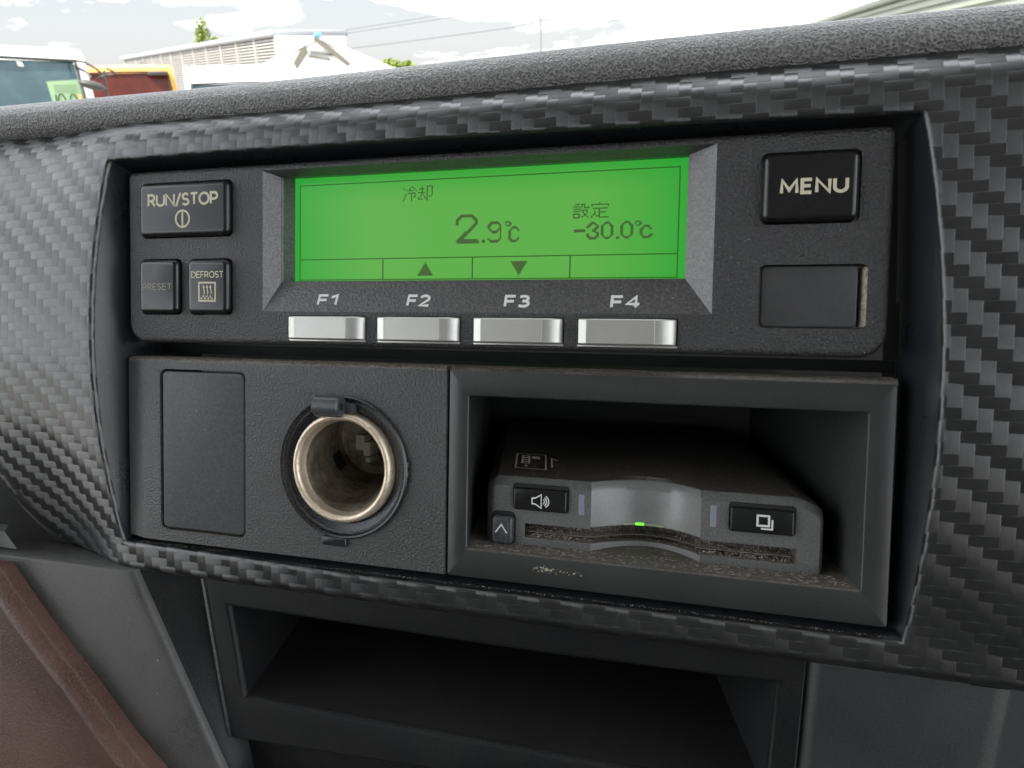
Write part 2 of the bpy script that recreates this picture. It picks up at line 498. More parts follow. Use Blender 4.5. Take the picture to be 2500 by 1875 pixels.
def build_surround():
    t = thing('trim_surround', 'carbon fibre look trim surround with a bow-sided opening round the control unit and pockets', 'dashboard trim', (0, -4, 0))
    bm = bmesh.new(); uvl = bm.loops.layers.uv.new('UVMap')
    n = len(RIM)
    ROWS = [('lip', 0, 1.1), ('lip', .12, .45), ('lip', .5, .1)] + [('f', q / 26, 0) for q in range(0, 27)]
    V = []; UVS = []
    leftset = set(range(2 * NT_ + NS_, n)) | set(range(2 * NT_ + NS_ - 14, 2 * NT_ + NS_))
    # outward direction of the rim
    for kind, t_, back in ROWS:
        row = []; ur = []
        for i in range(n):
            c = Vector(RIM[i]); o = Vector(OUTER[i])
            a = Vector(RIM[i - 1]); b = Vector(RIM[(i + 1) % n])
            tg = (b - a).normalized(); nrm = Vector((-tg.y, tg.x))
            if nrm.dot(o - c) < 0: nrm = -nrm
            if kind == 'lip': p = c + nrm * t_
            else:
                s = c + nrm * 1.1
                tt = t_ ** 1.0
                p = s + (o - s) * tt
            y = base_y(p.x, p.y) + back
            if kind == 'f' and t_ > .8 and (i in leftset): y += 2.5 * ((t_ - .8) / .2) ** 2
            row.append(bm.verts.new((p.x, y, p.y)))
            ur.append((p.x, arclen(p.x, p.y) - back * .8 * (1 if p.y > 0 else -1)))
        V.append(row); UVS.append(ur)
    for r in range(len(V) - 1):
        for i in range(n):
            j = (i + 1) % n
            f = bm.faces.new((V[r][i], V[r][j], V[r + 1][j], V[r + 1][i]))
            for lp, q in zip(f.loops, ((r, i), (r, j), (r + 1, j), (r + 1, i))): lp[uvl].uv = UVS[q[0]][q[1]]
    link('weave_film', bm, M_CARBON, t, smooth=70)
    # the smooth inner wall of the opening
    bm = bmesh.new(); n = len(RIM); prev = None
    inner = []
    for i in range(n):
        x, z = RIM[i]
        fx = 90.6 if x > 0 else -91.0
        if i < NT_: q = (x * .992, min(z, 47.9))
        elif i < NT_ + NS_: q = (min(x, 90.4 + (x - 92) * .25), z * .99)
        elif i < 2 * NT_ + NS_: q = (x * .992, max(z, -47.6))
        else: q = (max(x, -90.8 - (-90 - x) * .12), z * .985)
        inner.append(q)
    for tt, ex in ((0, .0), (.08, -.02), (1, 0)):
        row = []
        for i in range(n):
            x, z = RIM[i]; qx, qz = inner[i]
            y0 = base_y(x, z) + 1.1
            row.append(bm.verts.new((lerp(x, qx, tt), lerp(y0, 3.2, tt), lerp(z, qz, tt))))
        if prev: bridge(bm, prev, row)
        prev = row
    row = [bm.verts.new((v.co.x, 16, v.co.z)) for v in prev]
    bridge(bm, prev, row)
    link('opening_wall', bm, M_REVEAL, t, 'smooth dark inner wall of the opening', smooth=50)
    # black backing added behind the gaps, their shade put into its colour
    bm = bmesh.new(); box(bm, -92, -91.2, 12, 30, -50, 50); box(bm, 91.2, 92, 12, 30, -50, 50); box(bm, -92, 92, 15, 15.5, 1, 3.5); box(bm, -230, -92, 24, 25, -70, 50)
    link('backing', bm, M_GAP, t)
    return t
build_surround()

# ------------------------------------------------------------------ padded dashboard top
def build_pad():
    t = thing('dashboard_pad', 'grey grained padded dashboard top running above the carbon look trim', 'dashboard pad', (0, 6, 66))
    prof = [(30, 55.5), (10, 57), (3.6, 59.2), (1.6, 60.6), (.9, 62.4), (1.2, 64.2), (2.4, 66), (4.4, 67.6), (7.5, 69.0), (12, 70.2), (18, 71.2), (27, 72.0), (45, 72.6), (90, 71), (200, 40), (420, -40)]
    bm = bmesh.new()
    grid(bm, [[(x, y, z + .35 * math.sin(x * .03)) for x in [-400 + 20 * q for q in range(41)]] for y, z in prof])
    link('pad_skin', bm, M_PAD, t, smooth=80)
    # dark channel behind the seam
    bm = bmesh.new(); box(bm, -300, 300, 7, 12, 56, 60.3)
    link('seam_strip', bm, M_GAP, t)
build_pad()

# ------------------------------------------------------------------ the control unit
YL = 7.0
PX = .373                                                # one dot of the liquid crystal, mm
def dots(bm, rows, x0, z1, sx=PX, sz=PX, y=YL - .06):
    for r, line in enumerate(rows):
        c = 0
        while c < len(line):
            if line[c] == '#':
                e = c
                while e < len(line) and line[e] == '#': e += 1
                X0, X1, Z1, Z0 = x0 + c * sx, x0 + e * sx, z1 - r * sz, z1 - (r + 1) * sz
                bm.faces.new([bm.verts.new(p) for p in ((X0, y, Z0), (X1, y, Z0), (X1, y, Z1), (X0, y, Z1))])
                c = e
            else: c += 1

def stroke_rows(strokes, w, h, rad):
    """strokes on a dot grid -> rows of # where the dot centre is within rad of a stroke"""
    R = []
    for r in range(h):
        line = ''
        for c in range(w):
            p = Vector((c + .5, r + .5)); hit = False
            for s in strokes:
                for a, b in zip(s, s[1:]):
                    a = Vector(a); b = Vector(b); ab = b - a
                    t = max(0, min(1, (p - a).dot(ab) / max(ab.length_squared, 1e-9)))
                    if (p - a - ab * t).length <= rad: hit = True
            line += '#' if hit else ' '
        R.append(line)
    return R

KANJI = {
'cool': ["       ##   ", "#     #  #  ", " #   #    # ", "   # ####  #", "            ", "    ####### ", "  #    #  # ", "  #    #  # ", " #     # ## ", " #     #    ", "#      #    ", "#      #    "],
'reject': ["   #   #####", "   #   #   #", " ####  #   #", "   #   #   #", "   #   #   #", "###### #   #", "   #   #   #", "  # #  #   #", "  #  # # ## ", "#    # #    ", "####  ##    ", "       #    "],
'set': [" #### ###   ", "      # #   ", "##### # #  #", "     #  ####", "#####       ", "     ###### ", "#####  #  # ", "       #  # ", "#####   ##  ", "#   #   ##  ", "#   # ##  # ", "#####      #"],
'fix': ["     #      ", "############", "#          #", "            ", " ########## ", "     #      ", "  #  #      ", "  #  #####  ", "  #  #      ", " ##  #      ", "#  ###      ", "#    #######"],
}
def build_control_unit():
    t = thing('control_unit', 'black cooling unit controller with a green lit screen, silver function keys and black push buttons', 'control unit', (0, 0, 25))
    # faceplate
    bez = [(-48.2, 12.0), (55.9, 12.0), (55.9, 45.2), (-48.2, 45.2)]
    def hole(r, rad): return rrect(r[0], r[1], r[2], r[3], rad, 4)
    RUN = (-83.9, -56.7, 30.0, 43.7); PRE = (-84.2, -71.7, 11.0, 24.9); DEF = (-69.4, -56.8, 11.0, 24.8); MEN = (64.2, 81.9, 29.2, 42.8); BLK = (64.6, 83.8, 9.4, 21.6)
    FK = [(-40.3, -20.7), (-17.1, 2.5), (6.1, 25.7), (29.2, 49.2)]
    fz = (5.7, 10.9)
    holes = [bez] + [hole(r, 1.3) for r in (RUN, PRE, DEF, MEN, BLK)] + [hole((a - .35, b + .35, fz[0] - .3, fz[1] + .25), .3) for a, b in FK]
    bm = bmesh.new()
    outer = []
    x0, x1, z0, z1 = -88.6, 87.6, 4.0, 46.9
    def outl(ins):
        P = []
        for cx, cz, a, r in ((x1 - 5, z0 + 5, -PI / 2, 5), (x1 - 1.8, z1 - 1.8, 0, 1.8), (x0 + 1.8, z1 - 1.8, PI / 2, 1.8), (x0 + 5, z0 + 5, PI, 5)):
            for q in range(9):
                A = a + PI / 2 * q / 8
                P.append((cx + max(r - ins, .02) * math.cos(A), cz + max(r - ins, .02) * math.sin(A)))
        return P
    oL, hL = plate(bm, outl(1.4), holes, 0)
    prev = oL
    for y, ins in [(.12, .9), (.45, .4), (1.0, .1), (1.6, 0), (9, 0)]:
        v = loop(bm, outl(ins), y); bridge(bm, prev, v); prev = v
    for q, L in enumerate(hL):
        if q == 0: continue
        wall(bm, L, [(0, .15, 0), (0, 4.5, 0)])
    link('faceplate', bm, M_FACE, t)
    # screen bezel: steep side slopes, long lower slope
    bm = bmesh.new()
    o = loop(bm, bez, 0)
    i1 = loop(bm, [(-45.0, 19.4), (50.2, 19.4), (50.2, 44.0), (-45.0, 44.0)], 3.3)
    i2 = loop(bm, [(-43.9, 19.2), (50.3, 19.2), (50.3, 44.5), (-43.9, 44.5)], YL + .1)
    bridge(bm, o, i1); bridge(bm, i1, i2)
    bmesh.ops.bevel(bm, geom=[e for e in bm.edges if all(v in i1 for v in e.verts)], offset=.25, segments=2, affect='EDGES')
    bz = link('screen_bezel', bm, M_SLOPE, t, 'sloping frame round the green screen', smooth=20)
    def on_slope(X, Z):
        return Vector((X, (Z - 12) / 7.3 * 3.3 - .05, Z))
    for s, a, b, c, d_ in (('F1', -33.6, -28.9, 13.45, 16.2), ('F2', -10.5, -5.4, 13.3, 16.1), ('F3', 12.6, 17.9, 13.2, 16.0), ('F4', 35.8, 41.4, 13.1, 15.9)):
        strokes('key_lettering', s, a, b, c, d_, 0, M_WHITE, bz, .21, 'white printed ' + s, slant=0, fn=on_slope, gap=.24)
    # screen
    bm = bmesh.new(); uvl = bm.loops.layers.uv.new('UVMap')
    x0, x1, z0, z1 = -44.2, 51.2, 18.6, 44.9
    f = bm.faces.new([bm.verts.new(p) for p in ((x0, YL, z0), (x1, YL, z0), (x1, YL, z1), (x0, YL, z1))])
    for lp, q in zip(f.loops, ((0, 0), (1, 0), (1, 1), (0, 1))): lp[uvl].uv = q
    sc = link('display_screen', bm, M_LCD, t, 'green lit liquid crystal screen')
    yl = YL - .06; w = .26
    L, R, B, MID, T = -42.5, 48.25, 19.95, 24.85, 42.7
    bm = bmesh.new(); ribbon(bm, [(L, B), (R, B), (R, T), (L, T)], w, yl, True)
    ribbon(bm, [(L + w * .5, MID), (R - w * .5, MID)], w, yl)
    for x in (-19.95, 2.6, 25.3): ribbon(bm, [(x, B + w * .5), (x, MID - w * .5)], w * 1.2, yl)
    link('border_line', bm, M_LCDLINE, sc)
    for key, x, z, sx, sz, lab in (('cool', -14.9, 41.35, .29, .285, 'first character of the word for cooling'), ('reject', -11.15, 41.35, .315, .285, 'second character of the word for cooling'),
                              ('set', 25.75, 35.9, .295, .262, 'first character of the word for setting'), ('fix', 29.7, 36.0, .325, .27, 'second character of the word for setting')):
        bm = bmesh.new(); dots(bm, KANJI[key], x, z, sx, sz)
        link('character', bm, M_LCDINK if False else M_LCDLINE2, sc, lab)
    def digit(strokes, w, h, rad, x0, z0, sx, sz, lab, name='digit'):
        bm = bmesh.new(); dots(bm, stroke_rows(strokes, w, h, rad), x0, z0 + h * sz, sx, sz)
        link(name, bm, M_LCDINK, sc, lab)
    digit([[(1.2, 6.2), (1.2, 4), (4, 1.2), (11.5, 1.2), (14.2, 4), (14.2, 6), (1.5, 17.6), (15, 17.6)]], 16, 19, 1.15, -1.6, 27.9, .356, .345, 'large 2')
    digit([[(0, 0), (2, 0), (2, 2), (0, 2), (0, 0), (2, 2)]], 2, 2, 1.3, 4.75, 28.0, .42, .36, 'decimal point of 2.9', 'decimal_point')
    digit([[(9.2, 4), (7.2, 6.7), (3, 6.7), (1, 4.6), (1, 3), (3, .9), (7.5, .9), (9.5, 3), (9.5, 10.8), (7.3, 13.2), (3, 13.2), (1, 11.6)]], 11, 14, .85, 6.1, 27.95, .328, .34, '9')
    digit([[(1, 0.5), (3, .5), (4, 1.5), (4, 2.6), (3, 3.5), (1.6, 3.5), (.6, 2.6), (.6, 1.4), (1, .5)]], 5, 4, .55, 10.25, 31.5, .31, .29, 'degree mark of 2.9', 'degree_mark')
    digit([[(7.5, 3), (5.8, 1), (3.4, 1), (1, 3.6), (1, 9), (3.2, 11.2), (5.4, 11.2), (7.5, 9)]], 9, 12, .85, 11.05, 27.95, .318, .30, 'C')
    digit([[(0, 1), (9, 1)]], 9, 2, 1.1, 26.0, 29.75, .28, .33, 'minus sign', 'minus_sign')
    D3 = [[(1.1, 4.2), (3.6, 1.2), (5.6, 1.2), (7.9, 3.4), (7.9, 4.6), (5, 6.8), (4.6, 6.8)], [(5, 6.8), (7.9, 9.2), (7.9, 11), (5.8, 13), (3.2, 13), (1.1, 11), (1.1, 10)]]
    D0 = [[(3.4, 1), (5.4, 1), (7.9, 3.6), (7.9, 10.6), (5.6, 13), (3.4, 13), (1.1, 10.6), (1.1, 3.6), (3.4, 1)]]
    digit(D3, 9, 14, .95, 28.75, 28.15, .31, .27, '3')
    digit(D0, 9, 14, .95, 31.9, 28.15, .305, .27, 'first 0')
    digit([[(0, 0), (2, 0), (2, 2), (0, 2), (0, 0)]], 2, 2, 1.3, 35.2, 28.15, .35, .28, 'decimal point of -30.0', 'decimal_point')
    digit(D0, 9, 14, .95, 36.1, 28.2, .31, .268, 'last 0')
    digit([[(1, 0.5), (3, .5), (4, 1.5), (4, 2.6), (3, 3.5), (1.6, 3.5), (.6, 2.6), (.6, 1.4), (1, .5)]], 5, 4, .55, 39.25, 30.8, .28, .28, 'degree mark of -30.0', 'degree_mark')
    digit([[(7.7, 3.2), (5.8, 1), (3.6, 1), (1.1, 3.6), (1.1, 7.6), (3.4, 10.2), (5.6, 10.2), (7.7, 8)]], 9, 11, .95, 40.2, 28.15, .31, .26, 'C')
    bm = bmesh.new(); dots(bm, ['#' * (2 * (r // 1) + 1) if False else (' ' * (5 - r // 2) + '#' * (1 + 2 * (r // 2))).ljust(11) for r in range(12)], -10.9, 23.9, .336, .262)
    link('up_arrow', bm, M_LCDINK, sc)
    bm = bmesh.new(); dots(bm, [(' ' * (r // 2) + '#' * (11 - 2 * (r // 2))).ljust(11) for r in range(12)], 11.8, 23.8, .336, .262)
    link('down_arrow', bm, M_LCDINK, sc)
    # push buttons
    def button(name, r, ins, y0, rad, label, mat=M_BUTTON, corner=1.5):
        bm = bmesh.new()
        slab(bm, (r[0] + ins, r[1] - ins, r[2] + ins, r[3] - ins), corner, fillet(y0, rad, 5, 4))
        return link(name, bm, mat, t, label, smooth=30)
    yb = -1.5
    b = button('push_button', RUN, .3, yb, 1.25, 'wide black RUN/STOP button')
    yp = yb - .04
    strokes('button_lettering', 'RUN/STOP', -80.4, -59.9, 37.5, 40.7, yp, M_PRINT, b, .18)
    bm = bmesh.new(); ribbon(bm, circle(-70.15, 34.4, 2.0, 36), .48, yp, True); ribbon(bm, [(-70.15, 32.7), (-70.15, 36.1)], .5, yp)
    link('button_symbol', bm, M_PRINT, b)
    b = button('push_button', PRE, .3, yb, 1.25, 'small black PRESET button with worn lettering')
    strokes('button_lettering', 'PRESET', -82.4, -73.6, 17.05, 18.7, yp, M_FAINT, b, .13)
    b = button('push_button', DEF, .3, yb, 1.25, 'small black DEFROST button')
    strokes('button_lettering', 'DEFROST', -67.5, -58.3, 19.95, 21.6, yp, M_PRINT, b, .14)
    bm = bmesh.new()
    ribbon(bm, [(-65.35, 14.4), (-60.6, 14.4), (-60.6, 18.8), (-65.35, 18.8)], .42, yp, True)
    for q in range(3):
        x = -64.0 + q * 1.0
        ribbon(bm, [(x + .12, 16.0), (x + .28, 16.5), (x + .1, 17.1), (x, 17.65)], .3, yp)
        bm.faces.new([bm.verts.new(p) for p in ((x - .38, yp, 17.65), (x + .38, yp, 17.65), (x, yp, 18.35))])
    for q in range(4): disc(bm, -64.6 + q * 1.0, 15.0, .27, yp)
    for q in range(3): disc(bm, -64.05 + q * 1.0, 15.5, .25, yp)
    link('button_symbol', bm, M_PRINT, b, 'framed picture of three rising arrows')
    b = button('push_button', MEN, .35, yb, 1.3, 'large black MENU button')
    strokes('button_lettering', 'MENU', 68.0, 79.4, 34.5, 37.5, yp, M_PRINT, b, .21, gap=.3)
    bm = bmesh.new()
    slab(bm, (64.9, 82.2, 9.7, 21.4), 1.1, fillet(.75, .3, 3, 4))
    link('blank_cover', bm, M_INSERT, t, 'plain dark grey cover below the MENU button')
    bm = bmesh.new()
    grid(bm, [[(83.75, .12, z), (83.2, .9, z), (82.7, 2.2, z), (82.5, 4, z)] for z in (9.9, 21.1)])
    link('blank_rim', bm, M_LIT_EDGE, t, 'right wall of the recess with its light painted in pale')
    # function keys: satin centre, bright turned-down ends
    for q, (a, b_) in enumerate(FK):
        bm = bmesh.new()
        prof = [(a, 2.5), (a, -.9), (a + .25, -1.35), (a + 1.3, -1.75), (a + 1.9, -1.95), (a + 2.0, -1.8), (a + 2.4, -1.8), (b_ - 4.2, -1.8), (b_ - 4.1, -1.9), (b_ - 3.6, -1.86), (b_ - 2.6, -1.66), (b_ - 1.6, -1.25), (b_ - .7, -.65), (b_ - .2, -.05), (b_, .6), (b_, 2.5)]
        zz = [(fz[0], 2.5, 0), (fz[0], 0, 0), (fz[0] + .22, -.0, 1), (fz[1] - .22, 0, 1), (fz[1], 0, 0), (fz[1], 2.5, 0)]
        rows = []
        for z, back, fr in zz:
            rows.append([(x, max(y, back) if back else (y if fr else y + .22), z) for x, y in prof])
        grid(bm, rows)
        k = link('function_key', bm, M_SILVER, t, 'silver key under F%d' % (q + 1), smooth=28)
        bm = bmesh.new(); box(bm, a - .2, b_ + .25, -.5, 2, fz[0] - .55, fz[0] - .12, .1)
        link('key_rim', bm, M_SILVER, k)
    bm = bmesh.new()
    for q in range(150):
        if q < 70: x = random.uniform(-38, 52); z = random.uniform(12.4, 19); y = (z - 12) / 7.3 * 3.3 - .08
        else: x = random.choice((random.uniform(-87, -50), random.uniform(57, 86))); z = random.uniform(5, 29); y = -.06
        if q >= 70 and (9 < z < 26 and (-85 < x < -56 or 64 < x < 84.5)): continue
        lint(bm, x, y, z)
    link('lint', bm, M_LINT, t, 'white specks of lint', kind='stuff')
    return t

def lint(bm, x, y, z, s_=None):
    s_ = s_ or (random.uniform(.06, .14) if random.random() < .85 else random.uniform(.25, .5))
    a = random.uniform(0, PI); w_ = random.uniform(.15, .6) if s_ < .2 else .1
    c_, q_ = math.cos(a) * s_, math.sin(a) * s_
    bm.faces.new([bm.verts.new((x + m_ * c_ - n_ * q_ * w_, y - abs(n_) * .03, z + m_ * q_ + n_ * c_ * w_)) for m_, n_ in ((1, 0), (.2, 1), (-1, .3), (0, -1))])
M_LINT = paint('white_lint', (.42, .41, .38), .9)

def lit_edge():  # light on the recess wall, painted as patchy pale colour
    m = NT('lit_recess_edge'); v = m.n('ShaderNodeTexCoord').outputs['Object']
    f = m.ramp(m.noise(v, 900, 4, .8), .35, .65)
    m.l(m.mix(f, rgb(.10, .09, .07), rgb(.4, .37, .30)), m.b.inputs['Base Color']); m.b.inputs['Roughness'].default_value = .4
    return m.m
M_LIT_EDGE = lit_edge()
M_LCDLINE2 = paint('lcd_character', (.02, .03, .01), .3, emit=(.035, .125, .02), es=.235, var=0)
build_control_unit()

# ------------------------------------------------------------------ socket panel (lower left)
AX, AZ = -.278, .101                                     # the pocket runs straight back along the truck, not square to the tilted face
def back(x, y, z, y0=0): return (x + AX * (y - y0), y, z + AZ * (y - y0))
SX, SZ = -26.2, -24.1
def build_socket_panel():
    t = thing('socket_panel', 'dark grained panel with a blank cover and an open lighter socket', 'switch panel', (-45, 0, -23))
    x0, x1, z0, z1 = -90.6, -.25, -46.7, .35
    xb = -83
    bm = bmesh.new()
    cov = rrect(-78.8, -53.2, -43.6, -2.6, 1.8, 5)
    sock = circle(SX, SZ, 15.2, 64)
    ou = [(x1 - .25, z0 + .25), (x1 - .25, z1 - 1.0)] + [(xb, z1 - 1.0), (xb, z0 + .25)]
    oL, hL = plate(bm, ou, [cov, sock], 0)
    for L in hL: wall(bm, L, [(0, .12, 0), (0, 2.2, 0)])
    # turned-in left end and rounded edges
    rows = []
    for q in range(9):
        s = q / 8; x = lerp(xb, x0, s); y = 2.0 * s * s * (3 - 2 * s)
        rows.append([(x, y + 8, z0), (x, y + .35, z0), (x, y, z0 + .25), (x, y, z1 - 1.0), (x, y + .35, z1 - .45), (x, y + 1.5, z1), (x, y + 10, z1)])
    rows.append([(x0, 10, z) for z in (z0, z0, z0 + .25, z1 - 1.0, z1 - .45, z1, z1)])
    grid(bm, rows)
    grid(bm, [[(x, 8, z0), (x, .35, z0), (x, 0, z0 + .25)] for x in (xb, x1 - .25)])
    grid(bm, [[(x, 0, z1 - 1.0), (x, .35, z1 - .45), (x, 1.5, z1), (x, 10, z1)] for x in (xb, x1 - .25)])
    grid(bm, [[(x1 - .25, 0, z), (x1, .35, z), (x1, 8, z)] for z in (z0 + .25, z1 - 1.0)])
    bmesh.ops.remove_doubles(bm, verts=bm.verts, dist=.01)
    link('panel_face', bm, M_PANEL, t, smooth=40)
    bm = bmesh.new()
    slab(bm, (-78.35, -53.65, -43.15, -3.05), 1.5, fillet(.25, .5, 4, 2.4))
    link('blank_cover', bm, M_COVER, t, 'smooth upright blank cover')
    # socket: clip ring, hinge stub, tabs, metal rim, barrel
    s = lathe_obj = None
    bm = bmesh.new()
    lathe(bm, SX, SZ, [(15.4, 2), (16.7, .2), (16.75, -.55), (16.45, -.85), (16.05, -.75), (15.6, .1), (14.3, .5), (13.35, .7), (13.2, 4)], 96)
    ring = link('socket_ring', bm, M_RING, t, 'black plastic ring round the socket', smooth=45)
    bm = bmesh.new()
    # hinge barrel lying across the top of the ring
    hx0, hx1, hz, hy = -32.0, -25.2, -9.7, -2.5
    prev = None
    for x, k in ((hx0, .86), (hx0 + .35, 1), (hx1 - .35, 1), (hx1, .86)):
        v = [bm.verts.new((x, hy + 2.3 * k * math.cos(2 * PI * q / 20), hz + 2.5 * k * math.sin(2 * PI * q / 20))) for q in range(20)]
        if prev: bridge(bm, prev, v)
        else: bm.faces.new(v)
        prev = v
    ends = prev
    v = [bm.verts.new((hx1 - .02, hy + .9 * math.cos(2 * PI * q / 20), hz + .9 * math.sin(2 * PI * q / 20))) for q in range(20)]
    bridge(bm, ends, v)
    v2 = [bm.verts.new((hx1 - 3, c.co.y, c.co.z)) for c in v]; bridge(bm, v, v2); bm.faces.new(v2)
    link('hinge_barrel', bm, M_HINGE, ring, 'broken-off lid hinge on top of the ring', smooth=40)
    bm = bmesh.new()
    box(bm, hx0 + .2, hx1 - .2, -2.6, 1.2, -12.2, -10.4, .25)
    box(bm, hx1 - .4, hx1 + 2.2, -1.4, 1, -11.3, -8.9, .3)
    link('hinge_bracket', bm, M_HINGE, ring)
    bm = bmesh.new()
    slab(bm, (-31.4, -24.9, -42.7, -40.5), .4, fillet(-.9, .4, 3, 1))
    link('lower_tab', bm, M_RING, ring)
    bm = bmesh.new()
    for zc in (-22.4, -24.6): slab(bm, (-10.4, -9.3, zc - .9, zc + .9), .5, fillet(-.6, .4, 3, 1))
    box(bm, -9.6, -8.8, -.1, 1, -26.4, -20.8)
    link('side_tab', bm, M_RING, ring)
    bm = bmesh.new()
    prof = [(13.0, 5)] + [(12.0 + .92 * math.cos(a), -.35 - 1.3 * math.sin(a)) for a in [PI * q / 12 for q in range(13)]] + [(10.95, .6), (10.7, 1.2)]
    lathe(bm, SX, SZ, prof, 96)
    rim = link('metal_rim', bm, M_BRASS, t, 'tarnished tan metal rim of the socket', smooth=50)
    bm = bmesh.new()
    lathe(bm, SX, SZ, [(10.72, 1.1), (10.5, 12), (10.3, 17), (10.35, 19), (10.2, 31), (6, 32), (.3, 32.3)], 72)
    for v in bm.verts: v.co = back(v.co.x, v.co.y, v.co.z, 1.1)
    br = link('socket_barrel', bm, M_BARREL, t, 'burnt brown inside of the socket', smooth=40)
    # contact slot, wedge-shaped cut and pale connector seen inside
    def onwall(a, y, r=10.15): return back(SX + r * math.cos(a), y, SZ + r * math.sin(a), 1.1)
    bm = bmesh.new()
    grid(bm, [[onwall(PI + a, y, 10.12) for y in (20, 27)] for a in (.75, .6, .45, .3)])
    link('contact_slot', bm, M_GAP, br)
    bm = bmesh.new()
    grid(bm, [[onwall(a, 9, 10.25), onwall(a, 9 + w_, 10.12)] for a, w_ in ((1.62, .5), (1.8, 2.5), (1.98, 5), (2.16, 7), (2.3, 7.2))])
    link('spring_cutout', bm, M_GAP, br)
    bm = bmesh.new()
    box(bm, -38.3, -35.6, 27, 31, -24.3, -20.2, .3); box(bm, -35.4, -33.2, 26, 31, -25.6, -21.9, .3); box(bm, -34.2, -32.6, 25, 31, -27.2, -25.9, .2)
    bl = bmesh.new()
    for q in range(60):
        x = random.uniform(-88, -2); z = random.uniform(-46, -1.5)
        if math.hypot(x - SX, z - SZ) < 17.5 or x < -82: continue
        lint(bl, x, .2 if -78 < x < -54 and -43 < z < -3 else -.05, z)
    link('lint', bl, M_LINT, t, 'white specks of lint', kind='stuff')
    link('connector', bm, M_CONN, br, 'cream plastic connector at the bottom of the socket')
build_socket_panel()

# ------------------------------------------------------------------ open pocket (lower right) and the card reader in it
def build_pocket():
    t = thing('open_pocket', 'dark framed pocket beside the socket panel with dust on its floor', 'storage pocket', (45, 0, -23))
    bm = bmesh.new()
    x0, x1, z0, z1 = .25, 89.8, -46.6, -.45
    ox0, ox1, oz0, oz1 = 4.9, 84.9, -40.1, -6.15
    ou = rrect(x0 + .3, x1 - .3, z0 + .3, z1 - .3, .35, 3)
    ho = rrect(ox0 - .35, ox1 + .35, oz0 - .35, oz1 + .35, .5, 3)
    oL, hL = plate(bm, ou, [ho], 0)
    prev = oL
    for y, ins in [(.1, .1), (.4, 0), (9, 0)]:
        v = loop(bm, rrect(x0 + ins, x1 - ins, z0 + ins, z1 - ins, .5, 3), y); bridge(bm, prev, v); prev = v
    grid(bm, [[(x, .02, z1 - .3), (x, .35, z1 + .3), (x, 1.5, z1 + .8), (x, 10, z1 + .8)] for x in (x0 + .05, x1 - .05)])
    for x in (x0 + .05, x1 - .05): bm.faces.new([bm.verts.new(p) for p in ((x, .02, z1 - .3), (x, .35, z1 + .3), (x, 1.5, z1 + .8), (x, 9, z1 + .8), (x, 9, z1 - .5))])
    a = loop(bm, rrect(ox0 - .1, ox1 + .1, oz0 - .1, oz1 + .1, .4, 3), .1); bridge(bm, hL[0], a)
    b = loop(bm, rrect(ox0, ox1, oz0, oz1, .3, 3), .4); bridge(bm, a, b)
    pf = link('pocket_frame', bm, M_PANEL2, t, smooth=50)
    bm = bmesh.new()
    for q in range(46):
        x = 23 + random.gauss(0, 1.2) if q < 28 else random.uniform(20, 32); z = -42.9 + random.gauss(0, .35); s_ = random.uniform(.08, .3)
        a = random.uniform(0, PI)
        bm.faces.new([bm.verts.new((x + s_ * math.cos(a + k) * f, -.03 - q * .0005, z + s_ * math.sin(a + k) * f * .7)) for k, f in ((0, 1.4), (1.3, .7), (PI, 1.2), (4.6, .8))])
    link('scuff_mark', bm, M_FLUFF, pf, 'pale dried scuff on the lower edge', kind='stuff')
    bm = bmesh.new()
    c = rrect(ox0, ox1, oz0, oz1, .3, 3)
    p = [loop(bm, [back(q[0], y, q[1], .4) for q in c], 0) for y in (.4, 78)]
    bridge(bm, p[0], p[1]); bm.faces.new(p[1])
    link('pocket_lining', bm, M_POCKET, t, 'dark dusty walls and floor')
    # loose fluff on the floor in front of the reader
    bm = bmesh.new()
    for q in range(900):
        x = random.uniform(6, 84); y = random.uniform(1, 5.8) if random.random() < .6 or not 30 < x < 56 else random.uniform(5, 13)
        s = random.uniform(.06, .28); a = random.uniform(0, PI); P = back(x, y, oz0, .4); zz = P[2] + random.uniform(.02, .18)
        bm.faces.new([bm.verts.new((P[0] + s * math.cos(a + k) * (2.2 if k in (0, PI) else .7), P[1] + s * math.sin(a + k), zz + random.uniform(-.03, .12))) for k in (0, PI / 2, PI, 3 * PI / 2)])
    link('floor_dust', bm, M_FLUFF, t, kind='stuff')
M_PANEL2 = plastic('frame_plastic', (.024, .0248, .0236), .34, .0005, .00003, .5, updust=.5, specks=.07, smear=.2, peak_tint=.06)
M_FLUFF = paint('grey_brown_fluff', (.36, .33, .27), .95, var=.5, scale=1500)
build_pocket()

